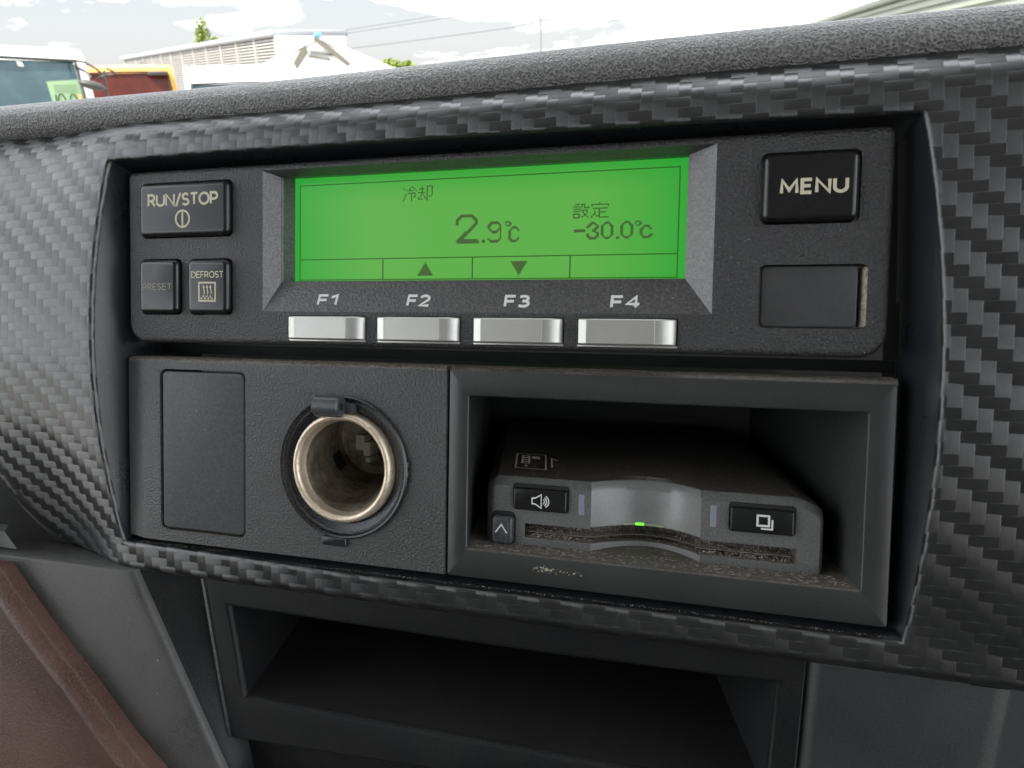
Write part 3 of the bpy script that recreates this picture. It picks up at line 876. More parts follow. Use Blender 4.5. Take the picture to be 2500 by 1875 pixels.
def build_reader():
    Y0 = 6.0
    t = thing('card_reader', 'grey toll card reader with a concave finger notch lying in the open pocket', 'card reader', (43, Y0, -32))
    X0, X1, ZB, ZT = 7.5, 79.0, -40.2, -24.5
    NA, NB, SAG = 31.5, 54.8, 6.4
    def notch(x):
        if not NA < x < NB: return 0
        q = (x - (NA + NB) / 2) / ((NB - NA) / 2)
        return SAG * (1 - q * q)
    def P(x, z, dy=0, n=True):
        y = Y0 + dy + (notch(x) if n else 0)
        return (x + AX * (y - Y0) * (0 if n and NA < x < NB else 1), y, z)
    S0, S1 = 16.5, 73.8                                  # card slot
    SB, ST = -37.9, -34.7
    xs = [X0, X0 + .25, X0 + .9, X0 + 1.6, 10, 14, S0, 22, 26, 29, NA - .001]
    xn = [NA + (NB - NA) * q / 32 for q in range(33)]
    xr = [NB + .001, 58, 62, 66, 70, S1, 76, X1 - 1.6, X1 - .9, X1 - .25, X1]
    def side_dy(x): return max(0, 1.2 * (1 - (x - X0) / 1.6)) ** 2 if x < X0 + 1.6 else (max(0, 1.2 * (1 - (X1 - x) / 1.6)) ** 2 if x > X1 - 1.6 else 0)
    def topz(x): return ZT - (max(0, X0 + 2.2 - x) * 1.1) - (max(0, x - (X1 - 4.2)) * .52)
    def ch(x): return topz(x) - 2.0
    def band(bm, xx, z0, z1, mi=0, top=False):
        rows = []
        for x in xx:
            e = side_dy(x); za = z0(x) if callable(z0) else z0; zb = z1(x) if callable(z1) else z1
            r = [P(x, za, e), P(x, zb, e)]
            if top: r = [P(x, za, e), P(x, ch(x), e), P(x, topz(x) - .3, e + 1.1), P(x, topz(x), e + 1.6)]
            rows.append(r)
        grid(bm, rows, mi)
    bm = bmesh.new()
    left = [x for x in xs if x <= S0]; mid_l = [x for x in xs if x >= S0]; mid_r = [x for x in xr if x <= S1]; right = [x for x in xr if x >= S1]
    for xx in (left, right): band(bm, xx, ZB, ST + .001); 
    for xx in (xs, xr): band(bm, xx, lambda x: ST, 0, 0, True) if False else band(bm, xx, ST, None or ZT, 0, True)
    for xx in (mid_l, mid_r): band(bm, xx, ZB, SB)
    # vertical cheeks of the notch are the step between (same plane, arcs start at an angle) ; lower edge and back
    allx = xs + xn + xr
    grid(bm, [[P(x, ZB, side_dy(x)), back(P(x, ZB)[0], 62, ZB, Y0)] for x in allx])
    body = link('front_moulding', bm, M_READER, t, 'grey front with a dusty card slot', smooth=30)
    bm = bmesh.new()
    band(bm, xn, ST + .4, ZT, 0, True); band(bm, xn, ZB, SB)
    link('finger_notch', bm, M_NOTCH, t, 'satin silver concave notch in the middle of the front', smooth=30)
    bm = bmesh.new()
    sl = [x for x in allx if S0 <= x <= S1]
    g = [[P(x, SB), P(x, SB + .1, 5), P(x, SB + 1.7, 5.2), P(x, ST - .2, 5), P(x, ST + (.4 if NA < x < NB else 0))] for x in sl]
    grid(bm, g)
    grid(bm, [[P(x, SB + 1.15, .9), P(x, SB + 1.3, .9), P(x, SB + 1.35, 5)] for x in sl])
    for x in (S0, S1): bm.faces.new([bm.verts.new(p) for p in (P(x, SB), P(x, SB, 5), P(x, ST, 5), P(x, ST))])
    link('card_slot', bm, M_SLOT, t, 'dark card slot packed with dust', smooth=30)
    # black top
    bm = bmesh.new()
    top = [[P(x, topz(x), side_dy(x) + 1.6) for x in allx]]
    for d_ in (8, 16, 30, 62):
        top.append([back(P(x, topz(x), 0, False)[0], Y0 + max(d_, (notch(x) + 2) if d_ == 8 else 0), topz(x), Y0) for x in allx])
    grid(bm, top)
    tp = link('top_cover', bm, M_READTOP, t, 'black dusty top', smooth=30)
    bm = bmesh.new()
    def fleck(p, s_, up):
        a = random.uniform(0, PI)
        c_, q_ = math.cos(a) * s_, math.sin(a) * s_
        u = (c_, q_, AZ * q_) if up else (c_, 0, q_); v_ = (-q_ * .5, c_ * .5, AZ * c_ * .5) if up else (-q_ * .5, random.uniform(-.1, .1), c_ * .5)
        bm.faces.new([bm.verts.new(tuple(p[k] + m_ * u[k] + n_ * v_[k] for k in range(3))) for m_, n_ in ((1, 0), (0, 1), (-1, 0), (0, -1))])
    for q in range(1500):
        d_ = 1.8 + random.betavariate(1.1, 2.6) * 26; x = min(max(random.gauss(46, 17), 10), 74)
        if notch(x) + 1.7 > d_: continue
        p = back(x, Y0 + d_, topz(x) + .05, Y0); fleck(p, random.uniform(.05, .17) * (1.7 if random.random() < .06 else 1), True)
    link('top_dust', bm, M_FLUFF, tp, 'pale dust lying on the black top', kind='stuff')
    bm = bmesh.new()
    for q in range(1300):
        x = random.uniform(S0 + .4, S1 - .4); z = SB + .15 + random.betavariate(1.2, 2.0) * 2.6
        dn = (z - SB) * .9 + .5 + random.uniform(0, .8)
        if NA - 1 < x < NB + 1 and random.random() < .75: continue
        fleck((x, Y0 + notch(x) + dn, z), random.uniform(.08, .22), False)
    link('slot_fluff', bm, M_FLUFF, body, 'grey fluff filling the slot', kind='stuff')
    # printed card picture on the top
    o = (11.6, 13.8)
    def onT(u, v): return back(o[0] + u, o[1] + v, ZT + .06 + AZ * (o[1] - Y0), o[1])
    bm = bmesh.new()
    def rib(pts, w, closed=False):
        b2 = bmesh.new(); ribbon(b2, pts, w, 0, closed)
        b2.verts.ensure_lookup_table(); mp_ = {v: bm.verts.new(onT(v.co.x, v.co.z)) for v in b2.verts}
        for f in b2.faces: bm.faces.new([mp_[v] for v in f.verts])
        b2.free()
    rib([(0, 0), (7.4, 0), (7.4, 13), (0, 13)], .3, True)
    rib([(3.9, 10), (5.9, 10)], 2.4)
    for q in range(4):
        y = 10.6 - q * 1.8
        rib([(1.5, y - .7), (3.2, y - .7), (3.2, y + .7), (1.5, y + .7)], .5, True)
    rib([(2.5, 1.6), (2.5, 2.8)], .7)
    rib([(8.9, 2.3), (8.9, 10.2), (10.4, 8.6)], .55)
    link('card_symbol', bm, M_PRINT2, tp)
    # buttons
    def key(name, r, y0, lab, rad=.35, corner=.5, mat=M_BUTTON):
        bm = bmesh.new()
        slab(bm, (r[0] - .35, r[1] + .35, r[2] - .2, r[3] + .9), corner + .2, [(Y0 - .03, 0), (Y0 - .03, .25)], cap=True)
        g = link('key_well', bm, M_GAP, t)
        bm = bmesh.new(); slab(bm, r, corner, fillet(y0, rad, 3, Y0 + 1))
        k = link(name, bm, mat, t, lab)
        g.parent = k
        return k
    k = key('reader_button', (14.0, 26.2, -31.5, -26.6), Y0 - 1.1, 'black loudspeaker button')
    y = Y0 - 1.14
    bm = bmesh.new()
    ribbon(bm, [(18.4, -29.9), (19.1, -29.9), (20.5, -30.75), (20.5, -27.75), (19.1, -28.6), (18.4, -28.6)], .28, y, True)
    for r in (.75, 1.25, 1.75): ribbon(bm, [(20.5 + r * math.cos(a), -29.25 + r * .85 * math.sin(a)) for a in [-.95 + 1.9 * q / 8 for q in range(9)]], .24, y)
    link('speaker_symbol', bm, M_WHITE, k)
    k = key('reader_button', (60.7, 73.0, -32.0, -27.0), Y0 - 1.1, 'black button with two overlapping squares')
    bm = bmesh.new()
    ribbon(bm, [(66.0, -30.35), (68.2, -30.35), (68.2, -28.3), (66.0, -28.3)], .42, y, True)
    ribbon(bm, [(66.7, -30.95), (68.85, -30.95), (68.85, -29.0)], .34, y)
    link('squares_symbol', bm, M_WHITE, k)
    k = key('eject_button', (9.0, 14.0, -39.6, -33.2), Y0 - 1.6, 'dark grey eject button with a chevron', .6, 1.1, M_COVER2)
    y = Y0 - 1.64
    bm = bmesh.new(); ribbon(bm, [(10.1, -37.0), (11.45, -35.1), (12.8, -37.0)], .3, y)
    link('chevron_symbol', bm, M_WHITE, k)
    bm = bmesh.new()
    for a in (28.7, 56.6):
        slab(bm, (a, a + 1.3, -31.7, -27.2), .2, [(Y0 - .05, 0), (Y0 + .2, 0)])
        if a < 30: link('light_bar', bm, M_LIGHTBAR, t); bm = bmesh.new()
    link('light_bar', bm, M_LIGHTBAR, t)
    for a, b, m, nm in ((37.8, 40.4, M_LEDOFF, 'lamp_lens'), (40.4, 42.2, M_LED, 'status_light'), (42.2, 46.6, M_LEDOFF, 'lamp_lens')):
        bm = bmesh.new()
        xx = [lerp(a, b, q / 6) for q in range(7)]
        grid(bm, [[P(x, ST + .95, -.02), P(x, ST + .92, -.25), P(x, ST + .45, -.25), P(x, ST + .4, .1)] for x in xx])
        link(nm, bm, m, t, 'small green lamp lit in the notch' if m is M_LED else None)
M_PRINT2 = paint('dull_cream_print', (.8, .78, .7), .6)
M_COVER2 = plastic('key_plastic', (.034, .036, .037), .35, .0006, .00003, .3)
build_reader()

# dust along the ledge and the lower lip
def ledge_dust():
    bm = bmesh.new()
    def fleck(x, y, z, s):
        a = random.uniform(0, PI)
        bm.faces.new([bm.verts.new((x + s * math.cos(a + k) * f, y + s * math.sin(a + k) * f, z + random.uniform(0, s * .7))) for k, f in ((0, 1.5), (PI / 2, .7), (PI, 1.5), (3 * PI / 2, .7))])
    def ledge(y): return -.6 + y / .35 * .5 if y < .35 else (-.1 + (y - .35) / 1.15 * .45 if y < 1.5 else .35)
    for q in range(4200):
        x = random.uniform(-82, 89); y = .22 + random.betavariate(1.3, 2.4) * 4
        fleck(x, y, ledge(y) + .03, random.uniform(.05, .2))
    for q in range(2200):
        x = random.uniform(-87, 91); fleck(x, random.uniform(.6, 3.2), -48.75 if x > -60 else -47.9, random.uniform(.05, .2))
    o = link('ledge_dust', bm, M_FLUFF, None, kind='stuff')
    o.data.transform(Matrix.Scale(.001, 4)); o.matrix_world = DASH
    o['label'] = 'grey brown dust lying along the ledges under the control unit and pockets'; o['category'] = 'dust'
ledge_dust()

# ------------------------------------------------------------------ lower tray and the panels beside it
M_LINE = plastic('tray_lining_plastic', (.0085, .0088, .0096), .45, .0006, .00005, .5, updust=.08, dust=.14, specks=.35, peak_tint=.2)
def build_tray():
    t = thing('storage_tray', 'black open storage tray below the carbon look trim', 'storage tray', (5, 4, -75))
    YT = 4.0
    bm = bmesh.new()
    Fo = [(-69.4, -54), (-60.6, -97.0), (-14.5, -94.6), (74.0, -92), (76.2, -54)]
    o0 = [(-62.7, -62.0), (-58.0, -87.2), (15, -86.7), (70.4, -86.5), (71.9, -61.0), (20, -62.2)]
    Fo = [(-69.4, -54), (-60.6, -97.0), (0, -93.9), (74.2, -90.5), (76.2, -54), (0, -54)]
    rnd = lambda P: P
    oL, hL = plate(bm, Fo[:], [o0], YT)
    prev = hL[0]
    base = [v.co.copy() for v in prev]
    # rounded lip, then walls running straight back along the truck
    cx, cz = 6, -74
    for ins, y in ((.5, YT + .15), (1.1, YT + .7), (1.4, YT + 1.5)):
        nv = [bm.verts.new((c.x + (ins if c.x < cx else -ins) * (.9 if abs(c.x - 15) > 20 else 0), y, c.z + (ins if c.z < cz else -ins) * .9)) for c in base]
        bridge(bm, prev, nv); prev = nv
    b2 = [v.co.copy() for v in prev]
    nv = [bm.verts.new(back(c.x, 86, c.z, YT + 1.5)) for c in b2]
    bl = bmesh.new(); q1 = [bl.verts.new(c) for c in b2]; q2 = [bl.verts.new(back(c.x, 86, c.z, YT + 1.5)) for c in b2]; bridge(bl, q1, q2); bl.faces.new(q2)
    bmesh.ops.delete(bm, geom=nv, context='VERTS')
    link('tray_lining', bl, M_LINE, t, 'dusty inside of the tray', smooth=38)
    # lower step
    st = [(-60.6, -97.0), (0, -93.9), (74.2, -90.5)]
    grid(bm, [[(x, YT, z) for x, z in st], [(x, YT + .5, z - .5) for x, z in st], [(x, YT + 6, z - .9) for x, z in st]])
    link('tray_moulding', bm, M_TRAY, t, smooth=38)
    bm = bmesh.new()
    grid(bm, [[(-63, YT + 5, -96), (0, YT + 5, -93.0), (80, YT + 5, -89.5)], [(-60, YT + 9, -130), (0, YT + 9, -130), (80, YT + 9, -130)]])
    link('lower_apron', bm, M_TRAY, t)
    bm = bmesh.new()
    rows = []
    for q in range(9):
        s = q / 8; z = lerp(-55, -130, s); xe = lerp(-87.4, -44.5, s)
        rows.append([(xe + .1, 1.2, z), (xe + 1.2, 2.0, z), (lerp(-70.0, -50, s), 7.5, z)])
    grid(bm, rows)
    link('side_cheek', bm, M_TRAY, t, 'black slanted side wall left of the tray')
    bm = bmesh.new()
    P = [(-70.2, -54), (-61.4, -97.2), (-60.7, -97.3), (-69.5, -54)]
    vv = loop(bm, P, YT - .35); v2 = loop(bm, P, YT + 3); bm.faces.new(vv); bridge(bm, vv, v2)
    link('edge_bead', bm, M_COVER2, t, 'thin raised bead down the tray side')
build_tray()

def prism(bm, front, depth, bev=0):
    """front: list of (x,y,z); extruded straight back by depth"""
    a = [bm.verts.new(p) for p in front]; b = [bm.verts.new((p[0], p[1] + depth, p[2])) for p in front]
    bm.faces.new(a); bm.faces.new(b[::-1]); bridge(bm, a, b)

def build_sides():
    t = thing('side_panel', 'smooth grey lower trim panel left of the tray, beside the brown trim', 'trim panel', (-100, 0, -70))
    bm = bmesh.new()
    # front face with a soft right-hand edge turning back to the tray
    rows = []
    for q in range(13):
        s = q / 12; z = lerp(-55.6, -130, s); xe = lerp(-87.2, -44.5, s)
        xl = -210
        rows.append([(xl, -3 + s * 1, z), (xe - 12, -1.4, z), (xe - 5, -1.2, z), (xe - 2, -1.0, z), (xe - .7, -.6, z), (xe, .3, z), (xe + .5, 2.2, z)])
    grid(bm, rows)
    grid(bm, [[(p[0], p[1], p[2]) for p in rows[0]], [(p[0], p[1] + .3, p[2] + .35) for p in rows[0]], [(p[0], p[1] + 14, p[2] + .4) for p in rows[0]]])
    link('panel_face', bm, M_SIDE, t, smooth=60)
    t = thing('corner_panel', 'small grey panel corner under the left end of the carbon look trim', 'trim panel', (-135, 4, -50))
    bm = bmesh.new()
    grid(bm, [[(-210, 1.2, -54.4), (-129.6, 1.2, -54.4)], [(-210, 1.5, -50), (-134.5, 1.5, -50)], [(-210, 4, -48.8), (-136, 4, -48.8)]])
    link('panel_face', bm, M_SIDE, t)
    t = thing('end_panel', 'dark grey lower trim panel right of the tray', 'trim panel', (95, 3, -75))
    bm = bmesh.new()
    rows = []
    for q in range(7):
        s = q / 6; z = lerp(-56.5, -130, s); x0 = lerp(76.6, 73.0, s); x1 = lerp(112.6, 102, s)
        rows.append([(x0, 9, z), (x0 + .1, 4.6, z), (x0 + 1.2, 3.3, z), (x0 + 3, 3, z), (x1 - 4, 3, z), (x1 - 1.5, 3.3, z), (x1 - .3, 4.4, z), (x1, 7, z), (x1 + .5, 30, z)])
    grid(bm, rows)
    link('panel_face', bm, M_TRAY2, t, smooth=60)
    # brown trim: wide face with a paler rolled edge
    t = thing('brown_trim', 'scuffed brown lower trim with a pale rounded edge', 'dashboard trim', (-110, -10, -90))
    bm = bmesh.new()
    C = [(-200, -57.4), (-160, -57.2), (-127.5, -56.9), (-113.5, -71.3), (-99.8, -83.6), (-86.6, -96.5), (-77.6, -103.9), (-60, -119), (-45, -131)]
    def cat(p, t):
        a, b, c, d_ = p
        return tuple(.5 * (2 * b[k] + (c[k] - a[k]) * t + (2 * a[k] - 5 * b[k] + 4 * c[k] - d_[k]) * t * t + (3 * b[k] - a[k] - 3 * c[k] + d_[k]) * t ** 3) for k in (0, 1))
    C = C[:2] + [cat([C[max(i - 1, 2)], C[i], C[i + 1], C[min(i + 2, len(C) - 1)]], q / 6) for i in range(2, len(C) - 1) for q in range(6)] + [C[-1]]
    rows = []
    n = len(C)
    for i in range(n):
        a = Vector(C[max(i - 1, 0)]); b = Vector(C[min(i + 1, n - 1)]); tg = (b - a).normalized(); nr = Vector((tg.y, -tg.x))
        if nr.x > 0: nr = -nr
        c = Vector(C[i])
        r = []
        for off, y in ((0, 6), (0, -5.4), (.4, -6.2), (1.2, -6.9), (2.8, -7.7), (3.9, -8.1), (4.7, -8.1), (5.8, -7.7), (9, -6.8), (30, -5.4), (90, -4.6)):
            p = c + nr * off; r.append((p.x, y, p.y))
        rows.append(r)
    R2 = []
    for i in range(n - 1):
        for q in range(4): R2.append([tuple(lerp(a[k], b[k], q / 4) for k in range(3)) for a, b in zip(rows[i], rows[i + 1])])
    R2.append(rows[-1])
    grid(bm, R2)
    link('trim_face', bm, M_BROWN, t, smooth=60)
M_TRAY2 = plastic('end_panel_plastic', (.020, .021, .021), .46, .0005, .00006, .6, dust=.10, specks=.14, peak_tint=.08, smear=.25)
build_sides()

# ------------------------------------------------------------------ the cab round the dashboard (outside the frame; it shades the dash from the open sky)
def structure(name, bm, mat, label=None):
    o = link(name, bm, mat, None)
    o['kind'] = 'structure'
    return o
M_LINING = paint('cab_lining', (.23, .23, .23), .8)
M_DARK = paint('cab_dark_vinyl', (.05, .05, .05), .7)
bm = bmesh.new()
box(bm, -1.1, 1.1, -2.0, .12, 2.98, 3.06)
box(bm, -1.1, 1.1, -2.06, -2.0, 1.0, 3.06)
for s in (-1, 1):
    x0, x1 = (1.05, 1.1) if s > 0 else (-1.1, -1.05)
    box(bm, x0, x1, -2.0, .75, 1.0, 1.70)
    box(bm, x0, x1, -2.0, -1.9, 1.70, 2.98); box(bm, x0, x1, .02, .10, 1.70, 2.98)
structure('cab_shell', bm, M_LINING)
bm = bmesh.new()
box(bm, -1.05, 1.05, -2.0, .9, .94, 1.0)
box(bm, -1.05, 1.05, .27, .6, 1.0, 1.88)
for x in (-.55, .5):
    box(bm, x - .25, x + .25, -1.1, -.62, 1.0, 1.5, .05); box(bm, x - .25, x + .25, -1.25, -1.08, 1.5, 2.2, .05)
structure('cab_floor_and_seats', bm, M_DARK)

# ------------------------------------------------------------------ outside: yard, vehicles, buildings, trees
M_GROUND = paint('pale_concrete', (.29, .285, .27), .9, var=.3, scale=3)
bm = bmesh.new(); grid(bm, [[(-600, -600, 0), (600, -600, 0)], [(-600, 900, 0), (600, 900, 0)]])
structure('ground', bm, M_GROUND)

def outside(name, label, cat, loc, rz, group=None, roll=0):
    m = Matrix.Translation(loc) @ Matrix.Rotation(rz, 4, 'Z') @ Matrix.Rotation(roll, 4, 'Y')
    e = bpy.data.objects.new(name, None); COL.objects.link(e); e.matrix_world = m
    e['label'] = label; e['category'] = cat
    if group: e['group'] = group
    e['metric'] = True
    return e

def glass(name, c, rough=.12):
    m = NT(name); v = m.n('ShaderNodeTexCoord').outputs['Object']
    f = m.ramp(m.noise(v, 2.2, 4, .6), .4, .7)
    m.l(m.mix(f, rgb(*c), rgb(*[q * 1.7 for q in c])), m.b.inputs['Base Color']); m.b.inputs['Roughness'].default_value = rough
    m.b.inputs['Specular IOR Level'].default_value = .25
    return m.m
M_GLASS = glass('dark_windscreen', (.030, .055, .062))
M_REDGLASS = glass('red_reflection_windscreen', (.055, .014, .010))  # reflection in the glass, painted as a red brown base colour
M_TWHITE = paint('white_truck_paint', (.80, .80, .78), .3, var=.02, scale=3)
M_TORANGE = paint('orange_truck_paint', (.55, .25, .02), .3, var=.04, scale=3)
M_RUBBER = paint('black_rubber', (.03, .03, .03), .7)
M_GREY = paint('grey_mirror_plastic', (.035, .032, .028), .6)
M_LAMP = paint('lamp_glass', (.7, .7, .68), .1)
M_CARD = paint('pale_green_card', (.16, .25, .13), .6)
M_INK = paint('green_ink', (.02, .04, .012), .6)
M_ORANGE = paint('orange_sticker', (.7, .30, .08), .6)

def tube(bm, pts, r, n=8):
    prev = None
    for i, p in enumerate(pts):
        p = Vector(p); a = Vector(pts[max(i - 1, 0)]); b = Vector(pts[min(i + 1, len(pts) - 1)])
        t = (b - a).normalized(); s = t.cross(Vector((.31, .2, .93))).normalized(); u = s.cross(t)
        v = [bm.verts.new(p + s * r * math.cos(2 * PI * k / n) + u * r * math.sin(2 * PI * k / n)) for k in range(n)]
        if prev: bridge(bm, prev, v)
        else: bm.faces.new(v)
        prev = v
    bm.faces.new(prev)

def truck(label, loc, rz, body, glass_m, h, w=1.75, roll=0, trim=M_RUBBER, top=2.29):
    t = outside('parked_truck', label, 'truck', loc, rz, 'trucks parked in the yard', roll)
    bm = bmesh.new()
    # cab: side profile swept across with rounded shoulders
    k = h / 2.45
    prof = [(0.02, .45), (-.02, 1.2 * k), (.04, 1.38 * k), (.30, 2.30 * k), (.36, 2.365 * k), (.5, 2.42 * k), (.9, 2.45 * k), (1.65, 2.45 * k), (1.7, 2.35 * k), (1.7, .45)]
    rows = []
    for s, ins in ((-1, .14), (-1, .05), (-1, 0), (1, 0), (1, .05), (1, .14)):
        f = {(.14): .0, .05: .09, 0: .16}[ins]
        rows.append([(s * (w / 2 - (0 if z < 1.3 * k else (z - 1.3 * k) * .06) - (ins if z > 2.0 * k else ins * .3)), y + (ins * .5 if y < .5 else 0), z + (ins * -.0)) for y, z in prof])
    grid(bm, rows)
    bm.faces.new([bm.verts.new(p) for p in rows[0]]); bm.faces.new([bm.verts.new(p) for p in rows[-1]])
    bmesh.ops.remove_doubles(bm, verts=bm.verts, dist=.001)
    link('cab', bm, body, t, smooth=50)
    def slope(z): return lerp(.04, .30, (z - 1.38 * k) / (.92 * k))
    za, zb = 1.42 * k, top * k
    bm = bmesh.new(); x = w / 2 - .13
    grid(bm, [[(-x, slope(za) - .012, za), (x, slope(za) - .012, za)], [(-x + .05, slope(zb) - .012, zb), (x - .05, slope(zb) - .012, zb)]])
    ws = link('windscreen', bm, glass_m, t)
    bm = bmesh.new()
    zt = zb + .015
    tube(bm, [(-x + .03, slope(zt) - .03, zt), (0, slope(zt) - .04, zt + .01), (x - .03, slope(zt) - .03, zt)], .018, 6)
    tube(bm, [(x - .03, slope(zt) - .03, zt), (x + .02, slope(za) - .03, za)], .018, 6)
    tube(bm, [(-x + .03, slope(zt) - .03, zt), (-x - .02, slope(za) - .03, za)], .018, 6)
    link('windscreen_seal', bm, trim, ws)
    for s in (-1, 1):
        bm = bmesh.new(); xx = s * (w / 2 - .02)
        bm.faces.new([bm.verts.new(p) for p in ((xx, .38, 1.45 * k), (xx, 1.4, 1.45 * k), (xx - s * .045, 1.4, 2.15 * k), (xx - s * .045, .52, 2.15 * k))])
        link('side_window', bm, M_GLASS, t)
        bm = bmesh.new(); slab(bm, (s * w * .36 - .14, s * w * .36 + .14, .72, .92), .05, [(-.05, .02), (-.03, 0), (.1, 0)])
        link('headlight', bm, M_LAMP, t)
    bm = bmesh.new(); box(bm, -w / 2, w / 2, -.08, .12, .35, .6, .03); link('bumper', bm, M_GREY, t)
    for s in (-1, 1):
        for y in (.75, 3.6):
            bm = bmesh.new(); rr = .38
            prev = None
            for xo, r in ((0, rr * .6), (0, rr), (.2, rr), (.2, rr * .6)):
                v = [bm.verts.new((s * (w / 2 - .02 - xo), y + r * math.cos(2 * PI * q / 24), .38 + r * math.sin(2 * PI * q / 24))) for q in range(24)]
                if prev: bridge(bm, prev, v)
                else: bm.faces.new(v)
                prev = v
            bm.faces.new(prev)
            link('wheel', bm, M_RUBBER, t)
    bm = bmesh.new(); box(bm, -w / 2 + .02, w / 2 - .02, 1.85, 5.0, .75, 1.25, .02); box(bm, -.4, .4, .6, 4.9, .45, .75)
    link('cargo_bed', bm, M_GREY, t)
    return t, slope, k, w

t1, sl, k, w = truck('white truck with a dark blue green windscreen and a pale green card behind it', (-7.6, 6.25, 0), math.radians(53), M_TWHITE, M_GLASS, 2.5, 1.9, roll=math.radians(3.0))
# card behind the glass, mirror on bent arms
za = 1.66 * k
def ws(x, z, d_=.02): return (x, sl(z) - d_, z)
bm = bmesh.new(); bm.faces.new([bm.verts.new(p) for p in (ws(.50, 1.80), ws(.80, 1.80), ws(.79, 2.16), ws(.47, 2.13))])
cd = link('notice_card', bm, M_CARD, t1, 'pale green card behind the windscreen')
bm = bmesh.new()
def tr(pts, wd):
    b2 = bmesh.new(); ribbon(b2, pts, wd, 0); mp_ = {v: bm.verts.new(ws(v.co.x, v.co.z, .026)) for v in b2.verts}
    for f in b2.faces: bm.faces.new([mp_[v] for v in f.verts])
    b2.free()
for xo in (.585, .70): tr([(xo + .035 * math.cos(a), 1.93 + .075 * math.sin(a)) for a in [PI * q / 10 for q in range(11)]], .014)
tr([(.528, 1.86), (.532, 2.0)], .014)
for q in range(5): tr([(.53, 2.02 + q * .018), (.75, 2.025 + q * .018)], .004)
link('card_writing', bm, M_INK, cd)
bm = bmesh.new(); bm.faces.new([bm.verts.new(p) for p in (ws(.755, 1.82, .03), ws(.785, 1.82, .03), ws(.782, 2.0, .03), ws(.75, 2.0, .03))])
link('orange_sticker', bm, M_ORANGE, cd)
bm = bmesh.new(); bm.faces.new([bm.verts.new(p) for p in (ws(.24, 2.28), ws(.29, 2.275), ws(.28, 2.32), ws(.23, 2.325))])
link('inspection_sticker', bm, M_TWHITE, t1)
bm = bmesh.new()
tube(bm, [(.72, .3, 2.36), (.76, .02, 2.35), (.84, -.02, 2.33), (.94, -.05, 2.27), (1.0, -.08, 2.21), (.93, -.12, 2.17)], .014)
tube(bm, [(.80, .24, 2.28), (.85, .05, 2.24), (.87, -.1, 2.17)], .012)
tube(bm, [(1.11, -.1, 2.22), (1.10, -.1, 2.245), (1.03, -.1, 2.28), (1.0, -.1, 2.24), (1.0, -.1, 2.1), (1.02, -.1, 1.6)], .012)
tube(bm, [(.95, -.1, 2.17), (1.0, -.1, 2.2), (1.09, -.1, 2.215)], .012)
mr = link('mirror_arm', bm, M_GREY, t1)
bm = bmesh.new()
bmesh.ops.create_uvsphere(bm, u_segments=20, v_segments=10, radius=1)
for v in bm.verts: v.co = Vector((.86 + v.co.x * .13, -.15 + v.co.y * .10, 2.10 + v.co.z * .048 - v.co.x * .03))
link('mirror', bm, M_GREY, t1, 'oval grey mirror on a bent arm')

t2, sl2, k2, w2 = truck('orange truck with a black mirror and a red brown reflection painted into its windscreen', (-11.65, 12.6, 0), math.radians(45), M_TORANGE, M_REDGLASS, 2.40, 1.9)
def ws2(x, z, d_=.03): return (x, sl2(z) - d_, z)
bm = bmesh.new(); slab(bm, (-1.02, -.62, 1.88, 2.24), .1, [(-.34, .03), (-.3, 0), (-.1, 0)])
link('mirror', bm, M_RUBBER, t2)
bm = bmesh.new(); slab(bm, (-.95, -.74, 1.93, 2.12), .03, [(-.352, .0), (-.348, 0)])
link('mirror_glass', bm, M_LAMP, t2)
bm = bmesh.new(); tube(bm, [(-.7, .2, 2.0), (-.8, -.1, 1.95)], .02); link('mirror_arm', bm, M_RUBBER, t2)
bm = bmesh.new(); box(bm, .42, .80, .12, .32, 2.19, 2.27, .03); link('roof_lamp', bm, M_GREY, t2)
t3, *_ = truck('white truck beside the orange truck, only its roof clear of the pad', (-10.2, 13.9, 0), math.radians(38), M_TWHITE, M_GLASS, 2.36, 1.9, top=2.08)

# warehouse with horizontal louvred siding
M_HOUSE = paint('white_render', (.84, .84, .83), .7, var=.02, scale=1)
M_SIDING = paint('pale_siding', (.30, .285, .26), .6, var=.06, scale=1)
M_SHADE = paint('siding_groove', (.05, .043, .036), .8)
M_ROOFBAND = paint('pale_roof_band', (.20, .205, .22), .5, var=.06, scale=1)
ang = math.atan2(.806, -1.04)
wh = outside('warehouse', 'long pale warehouse with horizontal louvred siding behind the trucks', 'building', (-26.03, 40, 0), ang)
bm = bmesh.new(); box(bm, 0, 46, -4, 0, 0, 4.3); link('wall', bm, M_SHADE, wh)
bm = bmesh.new(); box(bm, -.25, -.02, -4, .1, 0, 4.3); link('end_wall', bm, M_HOUSE, wh, 'white end wall')
bm = bmesh.new()
for q in range(26): box(bm, -.02, 46, -.02, .09, .12 + q * .165, .12 + q * .165 + .072)
link('siding_slats', bm, M_SIDING, wh, kind='stuff')
for q in range(12):
    bm = bmesh.new(); box(bm, -.12 + q * 3.6, .06 + q * 3.6, .0, .13, 0, 4.3); link('siding_post', bm, M_SIDING, wh)
bm = bmesh.new(); box(bm, -.3, 46.3, -4.2, .3, 4.3, 4.6, .08); link('roof', bm, M_ROOFBAND, wh)

